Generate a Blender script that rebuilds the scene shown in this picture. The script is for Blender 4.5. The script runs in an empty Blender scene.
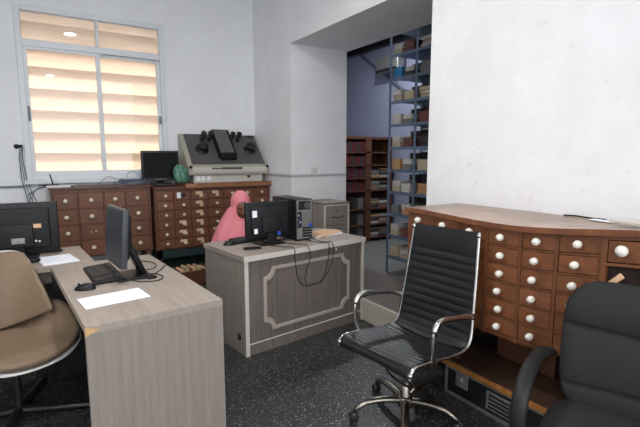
import bpy, bmesh, math, random
from mathutils import Vector, Matrix, Euler
PI = math.pi
R = math.radians
rnd = random.Random(7)
scn = bpy.context.scene
col = scn.collection

# ------------------------------------------------------------------ helpers
def lin(r, g, b):
    f = lambda c: (c/255/12.92) if c <= 10 else ((c/255+0.055)/1.055)**2.4
    return (f(r), f(g), f(b), 1)

class MB:
    def __init__(s):
        s.v = []; s.f = []; s.sm = []
    def add(s, vs, fs, smooth=False, M=None):
        o = len(s.v)
        for v in vs:
            v = Vector(v)
            s.v.append(M @ v if M else v)
        for f in fs:
            s.f.append([i+o for i in f]); s.sm.append(smooth)
        return s
    def box(s, x0, x1, y0, y1, z0, z1, M=None):
        vs = [(x, y, z) for z in (z0, z1) for y in (y0, y1) for x in (x0, x1)]
        return s.add(vs, [(0,2,3,1),(4,5,7,6),(0,1,5,4),(2,6,7,3),(0,4,6,2),(1,3,7,5)], False, M)
    def rbox(s, x0, x1, y0, y1, z0, z1, r, M=None, seg=3):
        # box with rounded edges (superellipsoid corners)
        c = Vector(((x0+x1)/2, (y0+y1)/2, (z0+z1)/2)); h = Vector(((x1-x0)/2, (y1-y0)/2, (z1-z0)/2))
        r = min(r, h.x*.99, h.y*.99, h.z*.99)
        b = bmesh.new(); bmesh.ops.create_cube(b, size=2)
        for v in b.verts: v.co = Vector((v.co.x*h.x, v.co.y*h.y, v.co.z*h.z)) + c
        bmesh.ops.bevel(b, geom=list(b.edges), offset=r, segments=seg, affect='EDGES', profile=.5)
        b.verts.index_update()
        s.add([v.co.copy() for v in b.verts], [[v.index for v in f.verts] for f in b.faces], True, M)
        b.free(); return s
    def prism(s, poly, y0, y1, M=None, plane='xz', smooth=False):
        n = len(poly)
        if plane == 'xz': mk = lambda p, t: (p[0], t, p[1])
        elif plane == 'xy': mk = lambda p, t: (p[0], p[1], t)
        else: mk = lambda p, t: (t, p[0], p[1])
        vs = [mk(p, y0) for p in poly] + [mk(p, y1) for p in poly]
        fs = [(i, (i+1) % n, (i+1) % n+n, i+n) for i in range(n)]
        s.add(vs, fs, smooth, M)
        return s.add(vs, [list(range(n-1, -1, -1)), list(range(n, 2*n))], False, M)
    def tube(s, pts, r, n=8, M=None, closed=False, cap=True, flat=1.0):
        pts = [Vector(p) for p in pts]; N = len(pts); rs = r if isinstance(r, (list, tuple)) else [r]*N
        vs = []; prev = None
        for i, p in enumerate(pts):
            if closed: t = pts[(i+1) % N]-pts[i-1]
            else: t = pts[min(i+1, N-1)]-pts[max(i-1, 0)]
            t.normalize()
            if prev is None:
                a = Vector((0, 0, 1)) if abs(t.z) < .9 else Vector((1, 0, 0))
                u = t.cross(a).normalized()
            else:
                u = (prev - t*prev.dot(t)).normalized()
            w = t.cross(u); prev = u
            for k in range(n):
                a = 2*PI*k/n
                vs.append(p + u*math.cos(a)*rs[i] + w*math.sin(a)*rs[i]*flat)
        fs = []
        for i in range(N if closed else N-1):
            for k in range(n):
                a = i*n+k; b = i*n+(k+1) % n; j = ((i+1) % N)*n
                fs.append((a, b, j+(k+1) % n, j+k))
        s.add(vs, fs, True, M)
        if cap and not closed:
            s.add(vs[:n], [list(range(n-1, -1, -1))], False, M); s.add(vs[-n:], [list(range(n))], False, M)
        return s
    def lathe(s, prof, n=20, c=(0,0,0), axis='z', M=None):
        # prof: list of (radius, height)
        vs = []
        for (r, h) in prof:
            for k in range(n):
                a = 2*PI*k/n; x = math.cos(a)*r; y = math.sin(a)*r
                if axis == 'z': p = (x, y, h)
                elif axis == 'y': p = (x, h, -y)
                else: p = (h, x, y)
                vs.append((p[0]+c[0], p[1]+c[1], p[2]+c[2]))
        fs = []
        for i in range(len(prof)-1):
            for k in range(n):
                fs.append((i*n+k, i*n+(k+1) % n, (i+1)*n+(k+1) % n, (i+1)*n+k))
        fs.append(list(range(n-1, -1, -1))); fs.append([(len(prof)-1)*n+k for k in range(n)])
        return s.add(vs, fs, True, M)
    def grid(s, fn, nu, nv, M=None, wrap=False, skip=None):
        vs = [fn(i/(nu if wrap else nu-1), j/(nv-1)) for j in range(nv) for i in range(nu)]
        fs = []
        for j in range(nv-1):
            for i in range(nu if wrap else nu-1):
                if skip and skip(i, j): continue
                k = (i+1) % nu
                fs.append((j*nu+i, j*nu+k, (j+1)*nu+k, (j+1)*nu+i))
        return s.add(vs, fs, True, M)
    def ball(s, c, rx, ry, rz, n=14, m=9, M=None):
        prof = [(math.sin(PI*i/m), -math.cos(PI*i/m)) for i in range(m+1)]
        vs = [(c[0]+rx*p*math.cos(2*PI*k/n), c[1]+ry*p*math.sin(2*PI*k/n), c[2]+rz*h) for p, h in prof for k in range(n)]
        fs = [(i*n+k, i*n+(k+1) % n, (i+1)*n+(k+1) % n, (i+1)*n+k) for i in range(m) for k in range(n)]
        return s.add(vs, fs, True, M)
    def build(s, name, mat, parent=None, bevel=0, solid=0, sub=0, warp=None, seg=2):
        me = bpy.data.meshes.new(name)
        vs = [Vector(warp(v)) for v in s.v] if warp else s.v
        me.from_pydata([tuple(v) for v in vs], [], s.f)
        me.polygons.foreach_set('use_smooth', s.sm)
        b = bmesh.new(); b.from_mesh(me); bmesh.ops.remove_doubles(b, verts=[v for v in b.verts if any(f.smooth for f in v.link_faces)], dist=1e-5)
        bmesh.ops.recalc_face_normals(b, faces=b.faces); b.to_mesh(me); b.free()
        me.materials.append(mat); me.update()
        o = bpy.data.objects.new(name, me); col.objects.link(o)
        if parent: o.parent = parent
        if solid:
            m = o.modifiers.new('s', 'SOLIDIFY'); m.thickness = solid; m.offset = 0
        if bevel:
            m = o.modifiers.new('b', 'BEVEL'); m.width = bevel; m.segments = seg; m.limit_method = 'ANGLE'; m.angle_limit = R(40)
        if sub:
            m = o.modifiers.new('u', 'SUBSURF'); m.levels = sub; m.render_levels = sub
        return o

def smooth_pts(pts, k=6):
    pts = [Vector(p) for p in pts]; out = []
    for i in range(len(pts)-1):
        p0 = pts[max(i-1, 0)]; p1 = pts[i]; p2 = pts[i+1]; p3 = pts[min(i+2, len(pts)-1)]
        for j in range(k):
            t = j/k
            out.append(.5*((2*p1)+(p2-p0)*t+(2*p0-5*p1+4*p2-p3)*t*t+(3*p1-p0-3*p2+p3)*t**3))
    out.append(pts[-1]); return out

def tag(o, label=None, cat=None, group=None, kind=None):
    if label: o['label'] = label
    if cat: o['category'] = cat
    if group: o['group'] = group
    if kind: o['kind'] = kind
    return o
def thing(name, loc, rz=0, label=None, cat=None, group=None):
    o = bpy.data.objects.new(name, None); col.objects.link(o); o.empty_display_size = .1
    o.location = loc; o.rotation_euler = (0, 0, rz)
    return tag(o, label, cat, group)
def struct(o): o['kind'] = 'structure'; return o
def copy_tree(o, parent=None):
    c = o.copy(); col.objects.link(c)
    if parent: c.parent = parent
    for ch in [x for x in bpy.data.objects if x.parent == o and x != c]: copy_tree(ch, c)
    return c

# ------------------------------------------------------------------ materials
def new_mat(name):
    m = bpy.data.materials.new(name); m.use_nodes = True
    nt = m.node_tree; b = nt.nodes['Principled BSDF']
    return m, nt, b
def noise(nt, scale, detail=4, rough=.6, mapping=None, space='Object'):
    tc = nt.nodes.new('ShaderNodeTexCoord'); mp = nt.nodes.new('ShaderNodeMapping')
    mp.inputs['Scale'].default_value = mapping or (1, 1, 1)
    nt.links.new(tc.outputs[space], mp.inputs[0])
    n = nt.nodes.new('ShaderNodeTexNoise'); n.inputs['Scale'].default_value = scale
    n.inputs['Detail'].default_value = detail; n.inputs['Roughness'].default_value = rough
    nt.links.new(mp.outputs[0], n.inputs['Vector']); return n
def ramp(nt, src, stops):
    r = nt.nodes.new('ShaderNodeValToRGB'); e = r.color_ramp.elements
    e[0].position, e[0].color = stops[0]; e[1].position, e[1].color = stops[-1]
    for p, c in stops[1:-1]:
        x = e.new(p); x.color = c
    nt.links.new(src, r.inputs[0]); return r
def mix(nt, fac, a, b, mode='MIX'):
    m = nt.nodes.new('ShaderNodeMix'); m.data_type = 'RGBA'; m.blend_type = mode
    if isinstance(fac, float): m.inputs[0].default_value = fac
    else: nt.links.new(fac, m.inputs[0])
    for i, x in ((6, a), (7, b)):
        if isinstance(x, tuple): m.inputs[i].default_value = x
        else: nt.links.new(x, m.inputs[i])
    return m.outputs[2]
def bump(nt, b, src, strength=.2, dist=.002):
    n = nt.nodes.new('ShaderNodeBump'); n.inputs['Strength'].default_value = strength; n.inputs['Distance'].default_value = dist
    nt.links.new(src, n.inputs['Height']); nt.links.new(n.outputs[0], b.inputs['Normal'])
def plain(name, c, rough=.5, metal=0, var=.12, scale=30, bmp=0, spec=.5):
    m, nt, b = new_mat(name)
    n = noise(nt, scale, 3)
    c2 = tuple(x*(1-var) for x in c[:3])+(1,)
    c1 = tuple(min(1, x*(1+var)) for x in c[:3])+(1,)
    r = ramp(nt, n.outputs[0], [(.3, c2), (.7, c1)])
    nt.links.new(r.outputs[0], b.inputs['Base Color'])
    b.inputs['Roughness'].default_value = rough; b.inputs['Metallic'].default_value = metal
    b.inputs['Specular IOR Level'].default_value = spec
    if bmp: bump(nt, b, n.outputs[0], bmp)
    return m
def wood(name, dark, light, stretch=(1, 1, 1), scale=6, rough=.45, randv=.25, worn=None, spec=.5, wornpos=(.6, .72)):
    m, nt, b = new_mat(name)
    n = noise(nt, scale, 6, .65, stretch); n2 = noise(nt, 2.3, 3, .6)
    r = ramp(nt, n.outputs[0], [(.28, dark), (.72, light)])
    c = r.outputs[0]
    if worn:
        r2 = ramp(nt, n2.outputs[0], [(wornpos[0], (0,0,0,1)), (wornpos[1], (1,1,1,1))])
        c = mix(nt, r2.outputs[0], c, worn)
    oi = nt.nodes.new('ShaderNodeObjectInfo')
    mr = nt.nodes.new('ShaderNodeMapRange'); mr.inputs[3].default_value = 1-randv; mr.inputs[4].default_value = 1+randv
    nt.links.new(oi.outputs['Random'], mr.inputs[0])
    hs = nt.nodes.new('ShaderNodeHueSaturation'); nt.links.new(mr.outputs[0], hs.inputs['Value']); nt.links.new(c, hs.inputs['Color'])
    nt.links.new(hs.outputs[0], b.inputs['Base Color'])
    b.inputs['Roughness'].default_value = rough; b.inputs['Specular IOR Level'].default_value = spec
    bump(nt, b, n.outputs[0], .12, .002)
    return m
def wall_mat(name, base, dirt, amount=.5, low=None):
    m, nt, b = new_mat(name)
    n = noise(nt, 2.2, 6, .7); n2 = noise(nt, 14, 5, .75); n3 = noise(nt, 55, 3, .6)
    r = ramp(nt, n.outputs[0], [(.35, (1,1,1,1)), (.75, (.0,.0,.0,1))])
    c = mix(nt, r.outputs[0], mix(nt, .35*amount, base, dirt), base)
    r2 = ramp(nt, n2.outputs[0], [(.60, (0,0,0,1)), (.80, (amount,)*3+(1,))])
    fac = r2.outputs[0]
    if low:
        tc = nt.nodes.new('ShaderNodeNewGeometry'); sp = nt.nodes.new('ShaderNodeSeparateXYZ'); nt.links.new(tc.outputs['Position'], sp.inputs[0])
        mr = nt.nodes.new('ShaderNodeMapRange'); mr.inputs[1].default_value = low[0]; mr.inputs[2].default_value = low[1]
        mr.inputs[3].default_value = 1.6; mr.inputs[4].default_value = .35
        nt.links.new(sp.outputs[2], mr.inputs[0])
        mm = nt.nodes.new('ShaderNodeMath'); mm.operation = 'MULTIPLY'; nt.links.new(fac, mm.inputs[0]); nt.links.new(mr.outputs[0], mm.inputs[1]); fac = mm.outputs[0]
    c = mix(nt, fac, c, dirt)
    r3 = ramp(nt, n3.outputs[0], [(.74, (0,0,0,1)), (.80, (.5,.5,.5,1))])
    c = mix(nt, r3.outputs[0], c, tuple(x*.5 for x in dirt[:3])+(1,))
    nt.links.new(c, b.inputs['Base Color']); b.inputs['Roughness'].default_value = .75
    b.inputs['Specular IOR Level'].default_value = .2
    bump(nt, b, n2.outputs[0], .25, .004)
    return m

M = {}
M['wall'] = wall_mat('white_plaster', lin(240,241,243), lin(176,172,168), .55, (1.1, 2.4))
M['wall_back'] = wall_mat('white_plaster_back', lin(238,240,243), lin(186,184,182), .5, (1.0, 2.4))
M['ceiling'] = plain('ceiling_paint', lin(225,226,228), .8, 0, .03, 3)
M['violet'] = wall_mat('violet_paint', lin(146,150,172), lin(122,124,142), .35)
M['soffit'] = wall_mat('soffit_plaster', lin(196,197,198), lin(150,150,150), .6)
# terrazzo floor
m, nt, b = new_mat('terrazzo')
tc = nt.nodes.new('ShaderNodeTexCoord')
def vor(scale, rnds=1.0):
    v = nt.nodes.new('ShaderNodeTexVoronoi'); v.inputs['Scale'].default_value = scale; v.inputs['Randomness'].default_value = rnds
    nt.links.new(tc.outputs['Object'], v.inputs['Vector']); return v
base = ramp(nt, noise(nt, 1.6, 5, .65).outputs[0], [(.3, lin(27,28,29)), (.75, lin(50,51,52))]).outputs[0]
for sc, th in ((62, .20), (100, .24), (34, .12)):
    v = vor(sc)
    edge = ramp(nt, v.outputs['Distance'], [(th, (1,1,1,1)), (th+.10, (0,0,0,1))])
    sp = nt.nodes.new('ShaderNodeSeparateColor'); nt.links.new(v.outputs['Color'], sp.inputs[0])
    sel = ramp(nt, sp.outputs[0], [(.62, (0,0,0,1)), (.66, (1,1,1,1))])
    mm = nt.nodes.new('ShaderNodeMath'); mm.operation = 'MULTIPLY'
    nt.links.new(edge.outputs[0], mm.inputs[0]); nt.links.new(sel.outputs[0], mm.inputs[1])
    tone = ramp(nt, sp.outputs[1], [(0, lin(95,96,96)), (1, lin(168,168,165))])
    base = mix(nt, mm.outputs[0], base, tone.outputs[0])
nt.links.new(base, b.inputs['Base Color']); b.inputs['Roughness'].default_value = .42; b.inputs['Specular IOR Level'].default_value = .35
M['floor'] = m
M['floor2'] = plain('store_concrete', lin(112,112,110), .55, 0, .15, 4)
M['platform'] = plain('platform_screed', lin(84,74,68), .5, 0, .2, 5)
M['riser'] = wall_mat('riser_stone', lin(176,170,160), lin(112,102,92), .6)
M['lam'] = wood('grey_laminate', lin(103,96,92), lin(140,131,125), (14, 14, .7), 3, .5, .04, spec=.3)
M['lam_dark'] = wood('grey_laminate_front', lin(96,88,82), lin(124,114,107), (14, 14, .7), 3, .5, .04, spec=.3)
M['lam_lit_top'] = wood('grey_laminate_lit_top', lin(142,131,122), lin(164,153,143), (14, .8, 8), 3, .42, .03, spec=.3)  # desk tops: same laminate made lighter, light from above put into the colour
M['lam_side'] = wood('grey_laminate_pale', lin(128,119,112), lin(150,141,133), (14, 14, .7), 3, .5, .03, spec=.3)  # desk sides: laminate made paler, the light on them put into the colour
M['mould'] = plain('pale_moulding', lin(168,158,149), .5, 0, .05)
M['band'] = plain('pale_edge_band', lin(205,198,190), .45, 0, .04)
M['bare'] = plain('bare_chipboard', lin(200,160,112), .8, 0, .15, 60)
M['cat'] = wood('catalogue_wood', lin(94,57,36), lin(128,80,51), (9, 9, 1.2), 4, .36, .10, worn=lin(160,104,68), spec=.5, wornpos=(.62,.8))
M['cat_draw'] = wood('catalogue_drawer_wood', lin(102,61,38), lin(133,82,51), (2.5, 9, 9), 4, .36, .10, worn=lin(166,112,74), wornpos=(.66,.8))
M['cat_top'] = wood('catalogue_top_wood', lin(124,98,84), lin(158,134,118), (.8, 8, 8), 4, .3, .02, worn=lin(186,156,134), wornpos=(.45,.75))
M['old'] = wood('old_catalogue_wood', lin(84,52,38), lin(112,72,52), (9, 9, 1.2), 4, .45, .05, worn=lin(112,72,54))
M['old_draw'] = wood('old_drawer_wood', lin(96,60,42), lin(126,80,56), (2.5, 9, 9), 5, .42, .12, worn=lin(124,82,60))
M['old_slab'] = wood('old_slab_wood', lin(120,76,50), lin(156,106,74), (.8, 8, 8), 5, .42, .03, worn=lin(172,130,100))
M['gap'] = plain('drawer_gap_shadowed_wood', lin(36,22,16), .8, 0, .1)  # shade of the niche and cabinet underside, put into the colour
M['knob'] = plain('white_ceramic', lin(232,228,218), .25, 0, .02)
M['knob_cream'] = plain('cream_knob', lin(226,212,186), .35, 0, .04)
M['holder'] = plain('cream_label_holder', lin(206,188,152), .5, 0, .15, 90)
M['paper'] = plain('white_paper', lin(236,238,244), .8, 0, .01)
M['paper_mark'] = plain('paper_print', lin(168,182,214), .8, 0, .05)
M['manila'] = plain('manila_paper', lin(218,178,142), .8, 0, .05)
M['black'] = plain('black_plastic', lin(19,20,22), .4, 0, .08, 30, 0, .3)
M['black2'] = plain('matte_black_plastic', lin(25,26,29), .55, 0, .08, 30, 0, .3)
M['key'] = plain('black_key_plastic', lin(32,33,35), .5, 0, .1)
M['screen'] = plain('dark_screen', lin(9,9,11), .25, 0, .05, 30, 0, .06)
M['screen_grey'] = plain('matte_screen', lin(50,53,58), .4, 0, .05, 30, 0, .3)
M['bezel_grey'] = plain('grey_bezel', lin(52,55,60), .4, 0, .05)
M['cable'] = plain('black_cable', lin(22,22,24), .5, 0, .05)
M['cable_grey'] = plain('grey_cable', lin(120,126,134), .5, 0, .1)
M['cable_blue'] = plain('blue_cable', lin(72,92,124), .5, 0, .1)
M['blue_plug'] = plain('blue_connector', lin(40,80,170), .4, 0, .05)
M['steel'] = plain('galvanised_steel', lin(150,150,148), .42, .6, .3, 40)
M['leather'] = plain('black_leather', lin(24,26,28), .38, 0, .12, 60, .15, .5)
M['chrome'] = plain('brushed_chrome', lin(205,203,198), .16, 1, .06)
M['chrome_dull'] = plain('dull_chrome', lin(140,134,126), .3, 1, .12)
M['caster'] = plain('caster_rubber', lin(36,35,34), .5, 0, .1)
M['tan'] = plain('tan_leather', lin(124,105,87), .5, 0, .05, 25, .06, .22)
M['shell'] = plain('grey_white_shell', lin(184,182,180), .35, 0, .03)
M['grey_fab'] = plain('charcoal_fabric', lin(47,47,47), .9, 0, .25, 260, .35, .1)
M['arm_black'] = plain('black_armrest', lin(26,26,27), .5, 0, .08, 30, 0, .3)
M['alu'] = plain('aluminium_trim', lin(150,150,148), .4, .7, .1)
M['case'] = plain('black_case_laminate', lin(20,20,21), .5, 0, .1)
M['plank'] = wood('dark_plank', lin(56,40,33), lin(84,62,50), (8, 1, 8), 4, .35, .05)
M['orange'] = wood('orange_plank_edge', lin(120,78,34), lin(172,116,54), (8, 1, 8), 4, .5, .05)
M['white_metal'] = plain('white_window_frame', lin(222,226,230), .4, 0, .03)
M['louver'] = None
M['pipe'] = plain('pale_conduit', lin(196,198,200), .5, 0, .06)
M['rackblue'] = plain('blue_grey_steel', lin(92,110,132), .5, .2, .15, 12)
M['beige'] = plain('beige_machine_paint', lin(168,162,148), .5, 0, .05)
M['beige_light'] = plain('light_machine_paint', lin(196,194,186), .5, 0, .04)
M['panel_black'] = plain('machine_dark_panel', lin(80,79,80), .5, 0, .08)
M['grey_plate'] = plain('machine_grey_plate', lin(100,100,98), .3, .3, .08)
M['darkmetal'] = plain('dark_metal', lin(42,40,40), .4, .4, .2)
M['teal'] = plain('dark_teal_paint', lin(28,50,50), .6, 0, .2)
M['pink'] = plain('pink_jersey_cloth', lin(226,134,144), .85, 0, .05, 40)
M['skin'] = plain('brown_skin', lin(122,78,58), .5, 0, .06, 20)
M['dress'] = plain('blue_dress_cloth', lin(86,104,158), .85, 0, .1)
M['eye'] = plain('dark_eye', lin(24,16,14), .2, 0, .05)
M['lips'] = plain('lips', lin(110,58,54), .5, 0, .05)
M['sock_white'] = plain('white_socket_plastic', lin(214,214,212), .4, 0, .03)
M['hole'] = plain('dark_hole', lin(34,30,28), .9, 0, .1)
m, nt, b = new_mat('green_bag'); b.inputs['Base Color'].default_value = lin(70,140,112); b.inputs['Roughness'].default_value = .3
r_ = ramp(nt, noise(nt, 18, 4, .7).outputs[0], [(.3, lin(58,104,88)), (.7, lin(104,152,130))]); nt.links.new(r_.outputs[0], b.inputs['Base Color']); bump(nt, b, noise(nt, 25, 3).outputs[0], .8, .01)
M['bag'] = m
# glass pane
m, nt, b = new_mat('window_glass')
b.inputs['Base Color'].default_value = (1, 1, 1, 1); b.inputs['Roughness'].default_value = 0; b.inputs['IOR'].default_value = 1.5
out = nt.nodes['Material Output']
tr = nt.nodes.new('ShaderNodeBsdfTransparent'); gl = nt.nodes.new('ShaderNodeBsdfGlossy'); gl.inputs['Roughness'].default_value = .01
fr = nt.nodes.new('ShaderNodeFresnel'); fr.inputs['IOR'].default_value = 1.5
ms = nt.nodes.new('ShaderNodeMixShader')
nt.links.new(fr.outputs[0], ms.inputs[0]); nt.links.new(tr.outputs[0], ms.inputs[1]); nt.links.new(gl.outputs[0], ms.inputs[2]); nt.links.new(ms.outputs[0], out.inputs[0])
M['glass'] = m
# translucent louvre slats
m, nt, b = new_mat('peach_louvre'); out = nt.nodes['Material Output']
df = nt.nodes.new('ShaderNodeBsdfDiffuse'); tl = nt.nodes.new('ShaderNodeBsdfTranslucent'); ms = nt.nodes.new('ShaderNodeMixShader')
r_ = ramp(nt, noise(nt, 3, 5, .6, (1, 6, 6)).outputs[0], [(.3, lin(214,196,180)), (.7, lin(238,224,210))])
nt.links.new(r_.outputs[0], df.inputs[0]); tl.inputs[0].default_value = lin(252,240,226)
ms.inputs[0].default_value = .35
nt.links.new(df.outputs[0], ms.inputs[1]); nt.links.new(tl.outputs[0], ms.inputs[2]); nt.links.new(ms.outputs[0], out.inputs[0])
M['louver'] = m
def emit(name, c, s):
    m, nt, b = new_mat(name); b.inputs['Base Color'].default_value = (0, 0, 0, 1)
    b.inputs['Emission Color'].default_value = c; b.inputs['Emission Strength'].default_value = s; return m
M['lamp'] = emit('lamp_diffuser', (1, .98, .95, 1), 22)

# ------------------------------------------------------------------ room shell
WX = 2.66; WY = 5.92; OY0 = 2.555; OY1 = 4.84; OZ = 2.86; WT = .84; CZ = 3.75
struct(MB().box(-2.4, WX+.01, -3.2, WY+.3, -.1, 0).build('floor', M['floor']))
struct(MB().box(WX+.01, 5.8, .6, 8.2, -.1, 0).build('floor', M['floor2']))
struct(MB().box(-2.4, WX+.2, -3.2, WY+.3, CZ, CZ+.1).build('ceiling', M['ceiling']))
struct(MB().box(WX+.2, 5.8, .4, 8.2, 3.62, 3.72).build('ceiling', plain('store_ceiling', lin(96,98,104), .8)))
struct(MB().box(-2.5, -2.4, -3.2, WY+.3, 0, CZ).build('wall_left', M['wall']))
w = MB(); wx0, wx1, wz0, wz1 = -.115, 1.43, 1.25, 3.13
w.box(-2.4, wx0, WY, WY+.28, 0, CZ); w.box(wx1, WX, WY, WY+.28, 0, CZ); w.box(wx0, wx1, WY, WY+.28, 0, wz0); w.box(wx0, wx1, WY, WY+.28, wz1, CZ)
struct(w.build('wall_back', M['wall_back']))
struct(MB().box(WX, WX+WT, -3.2, OY0, 0, CZ).build('wall_right', M['wall']))
struct(MB().box(WX, WX+WT, OY1, 8.2, 0, CZ).build('wall_right', M['wall']))
struct(MB().box(WX, WX+WT, OY0, OY1, OZ, CZ+.1).build('wall_right', M['wall']))
# store room behind the opening
struct(MB().box(5.6, 5.8, .4, 8.2, 0, 3.7).build('wall_right', M['violet']))
struct(MB().box(WX+WT, 5.6, 8.0, 8.2, 0, 3.7).build('wall_back', M['violet']))
struct(MB().box(WX+WT, 5.6, .4, .6, 0, 3.7).build('wall_front', M['violet']))
# platform and step
struct(MB().box(2.48, 3.2, OY0+.003, OY1-.003, .001, .2).build('floor', M['platform']))
struct(MB().box(2.45, 2.479, OY0-.05, OY1, .001, .203).build('trim_1', M['riser'], bevel=.006))
# conduit on walls
c = MB(); c.box(-2.4, -.14, WY-.02, WY-.002, 1.165, 1.19); struct(c.build('trim_2', M['cable_grey'], bevel=.004))
c = MB(); c.box(WX-.022, WX-.002, 4.82, WY-.03, 1.262, 1.29); c.box(WX-.022, WX+WT-.01, 4.817, 4.838, 1.262, 1.29)
struct(c.build('trim_3', M['pipe'], bevel=.004))
t = thing('wall_socket', (2.99, 4.838, 1.335), 0, 'small white socket on the pier beside the opening, above the conduit', 'socket')
MB().box(-.045, .045, -.012, -.001, -.035, .035).build('face_plate', M['sock_white'], t, bevel=.003)
MB().box(-.02, .02, -.03, -.012, -.02, .02).build('plug', M['sock_white'], t, bevel=.004)

# ------------------------------------------------------------------ window
def bar(mb, x0, x1, z0, z1, y0, y1): mb.box(x0, x1, y0, y1, z0, z1)
win = thing('window_1', (0, 0, 0)); win['kind'] = 'structure'
f = MB(); y0, y1 = WY-.035, WY+.06
bar(f, wx0, wx0+.06, wz0, wz1, y0, y1); bar(f, wx1-.055, wx1, wz0, wz1, y0, y1)
bar(f, wx0+.0601, wx1-.0551, wz1-.06, wz1, y0+.001, y1-.001); bar(f, wx0+.0601, wx1-.0551, wz0, wz0+.06, y0+.001, y1-.001)
bar(f, wx0+.0601, wx1-.0551, 2.70, 2.775, y0+.001, y1-.001); bar(f, .668, .698, 2.7751, wz1-.0601, y0+.01, y1-.01)
f.build('window_frame', M['white_metal'], win, bevel=.006)
for (a, b_, yy) in ((wx0+.05, .70, WY-.02), (.655, wx1-.05, WY+.02)):
    s = MB(); bar(s, a, a+.045, 1.30, 2.71, yy, yy+.03); bar(s, b_-.045, b_, 1.30, 2.71, yy, yy+.03)
    bar(s, a+.0451, b_-.0451, 1.30, 1.345, yy+.001, yy+.029); bar(s, a+.0451, b_-.0451, 2.67, 2.71, yy+.001, yy+.029)
    so = s.build('sash', M['white_metal'], win, bevel=.003)
    MB().box(a+.045, b_-.045, yy+.012, yy+.017, 1.345, 2.67).build('pane', M['glass'], so)
    if a < 0:
        l = MB(); l.box(a+.008, a+.034, yy-.012, yy-.0, 1.9, 2.06); l.box(a+.014, a+.028, yy-.02, yy-.012, 1.94, 2.02); l.build('latch', M['cable_grey'], so, bevel=.003)
    else:
        l = MB(); l.box(b_-.034, b_-.01, yy-.012, yy, 1.92, 2.02); l.build('latch', M['cable_grey'], so, bevel=.003)
for a, b_ in ((wx0+.05, .67), (.696, wx1-.05)):
    MB().box(a, b_, WY+.02, WY+.025, 2.77, wz1-.05).build('pane', M['glass'], win)
MB().box(wx0-.02, wx1+.02, WY-.07, WY-.001, wz0-.05, wz0+.005).build('window_sill', M['white_metal'], win, bevel=.008)
lv = thing('louvre_shutter', (0, WY+.16, 0), 0, 'peach sunlit horizontal louvre slats behind the window glass', 'shutter')
for k in range(9):
    zt = 1.522+.243*(k-1)
    # each slat leans outward at the bottom, its top tucked behind the slat above
    MB().box(wx0+.004, wx1-.004, -.008, .008, -.30, .0, Matrix.Translation((0, -.01, zt+.270)) @ Matrix.Rotation(R(18), 4, 'X')).build('slat', M['louver'], lv, bevel=.004)

struct(MB().box(-.8, 2.2, WY+.29, WY+.29+.62, 3.42, 3.52).build('added_sun_canopy', M['wall_back']))  # unseen canopy, added to keep the sun off the upper slats
# ------------------------------------------------------------------ ceiling lamps
lamps = []
names = {0: 'above the work desks nearest the window', 1: 'added near the left wall, halfway down the room', 2: 'in the middle, far back from the window', 3: 'added in the far corner by the left wall'}
for i, (x, y) in enumerate(((.665, 2.32), (-1.3, .7), (.457, -2.85), (-1.3, -2.4))):  # the two by the left wall are added for more room light
    t = thing('ceiling_lamp', (x, y, CZ), 0, 'round white ceiling downlight '+names[i], 'lamp', 'round ceiling downlights')
    MB().lathe([(.11, 0), (.112, -.012), (.095, -.02), (.09, -.012)], 32).build('trim_ring', M['white_metal'], t)
    MB().lathe([(.089, -.003), (.089, -.014), (.07, -.017)], 32).build('diffuser', M['lamp'], t)
    ld = bpy.data.lights.new('lamp', 'AREA'); ld.shape = 'DISK'; ld.size = .18; ld.energy = 38; ld.color = (1, .985, .965)
    lo = bpy.data.objects.new('lamp_light', ld); col.objects.link(lo); lo.location = (0, 0, -.03); lo.parent = t
t = thing('ceiling_lamp', (4.45, 5.3, 3.62), 0, 'unseen round white lamp added on the ceiling of the store room', 'lamp')  # unseen lamp, added to light the store room
MB().lathe([(.11, 0), (.112, -.012), (.095, -.02), (.09, -.012)], 32).build('trim_ring', M['white_metal'], t)
MB().lathe([(.089, -.003), (.089, -.014), (.07, -.017)], 32).build('diffuser', M['lamp'], t)
ld = bpy.data.lights.new('store', 'AREA'); ld.shape = 'DISK'; ld.size = .18; ld.energy = 38; ld.color = (.92, .96, 1)
lo = bpy.data.objects.new('store_light', ld); col.objects.link(lo); lo.location = (0, 0, -.03); lo.parent = t

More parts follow.
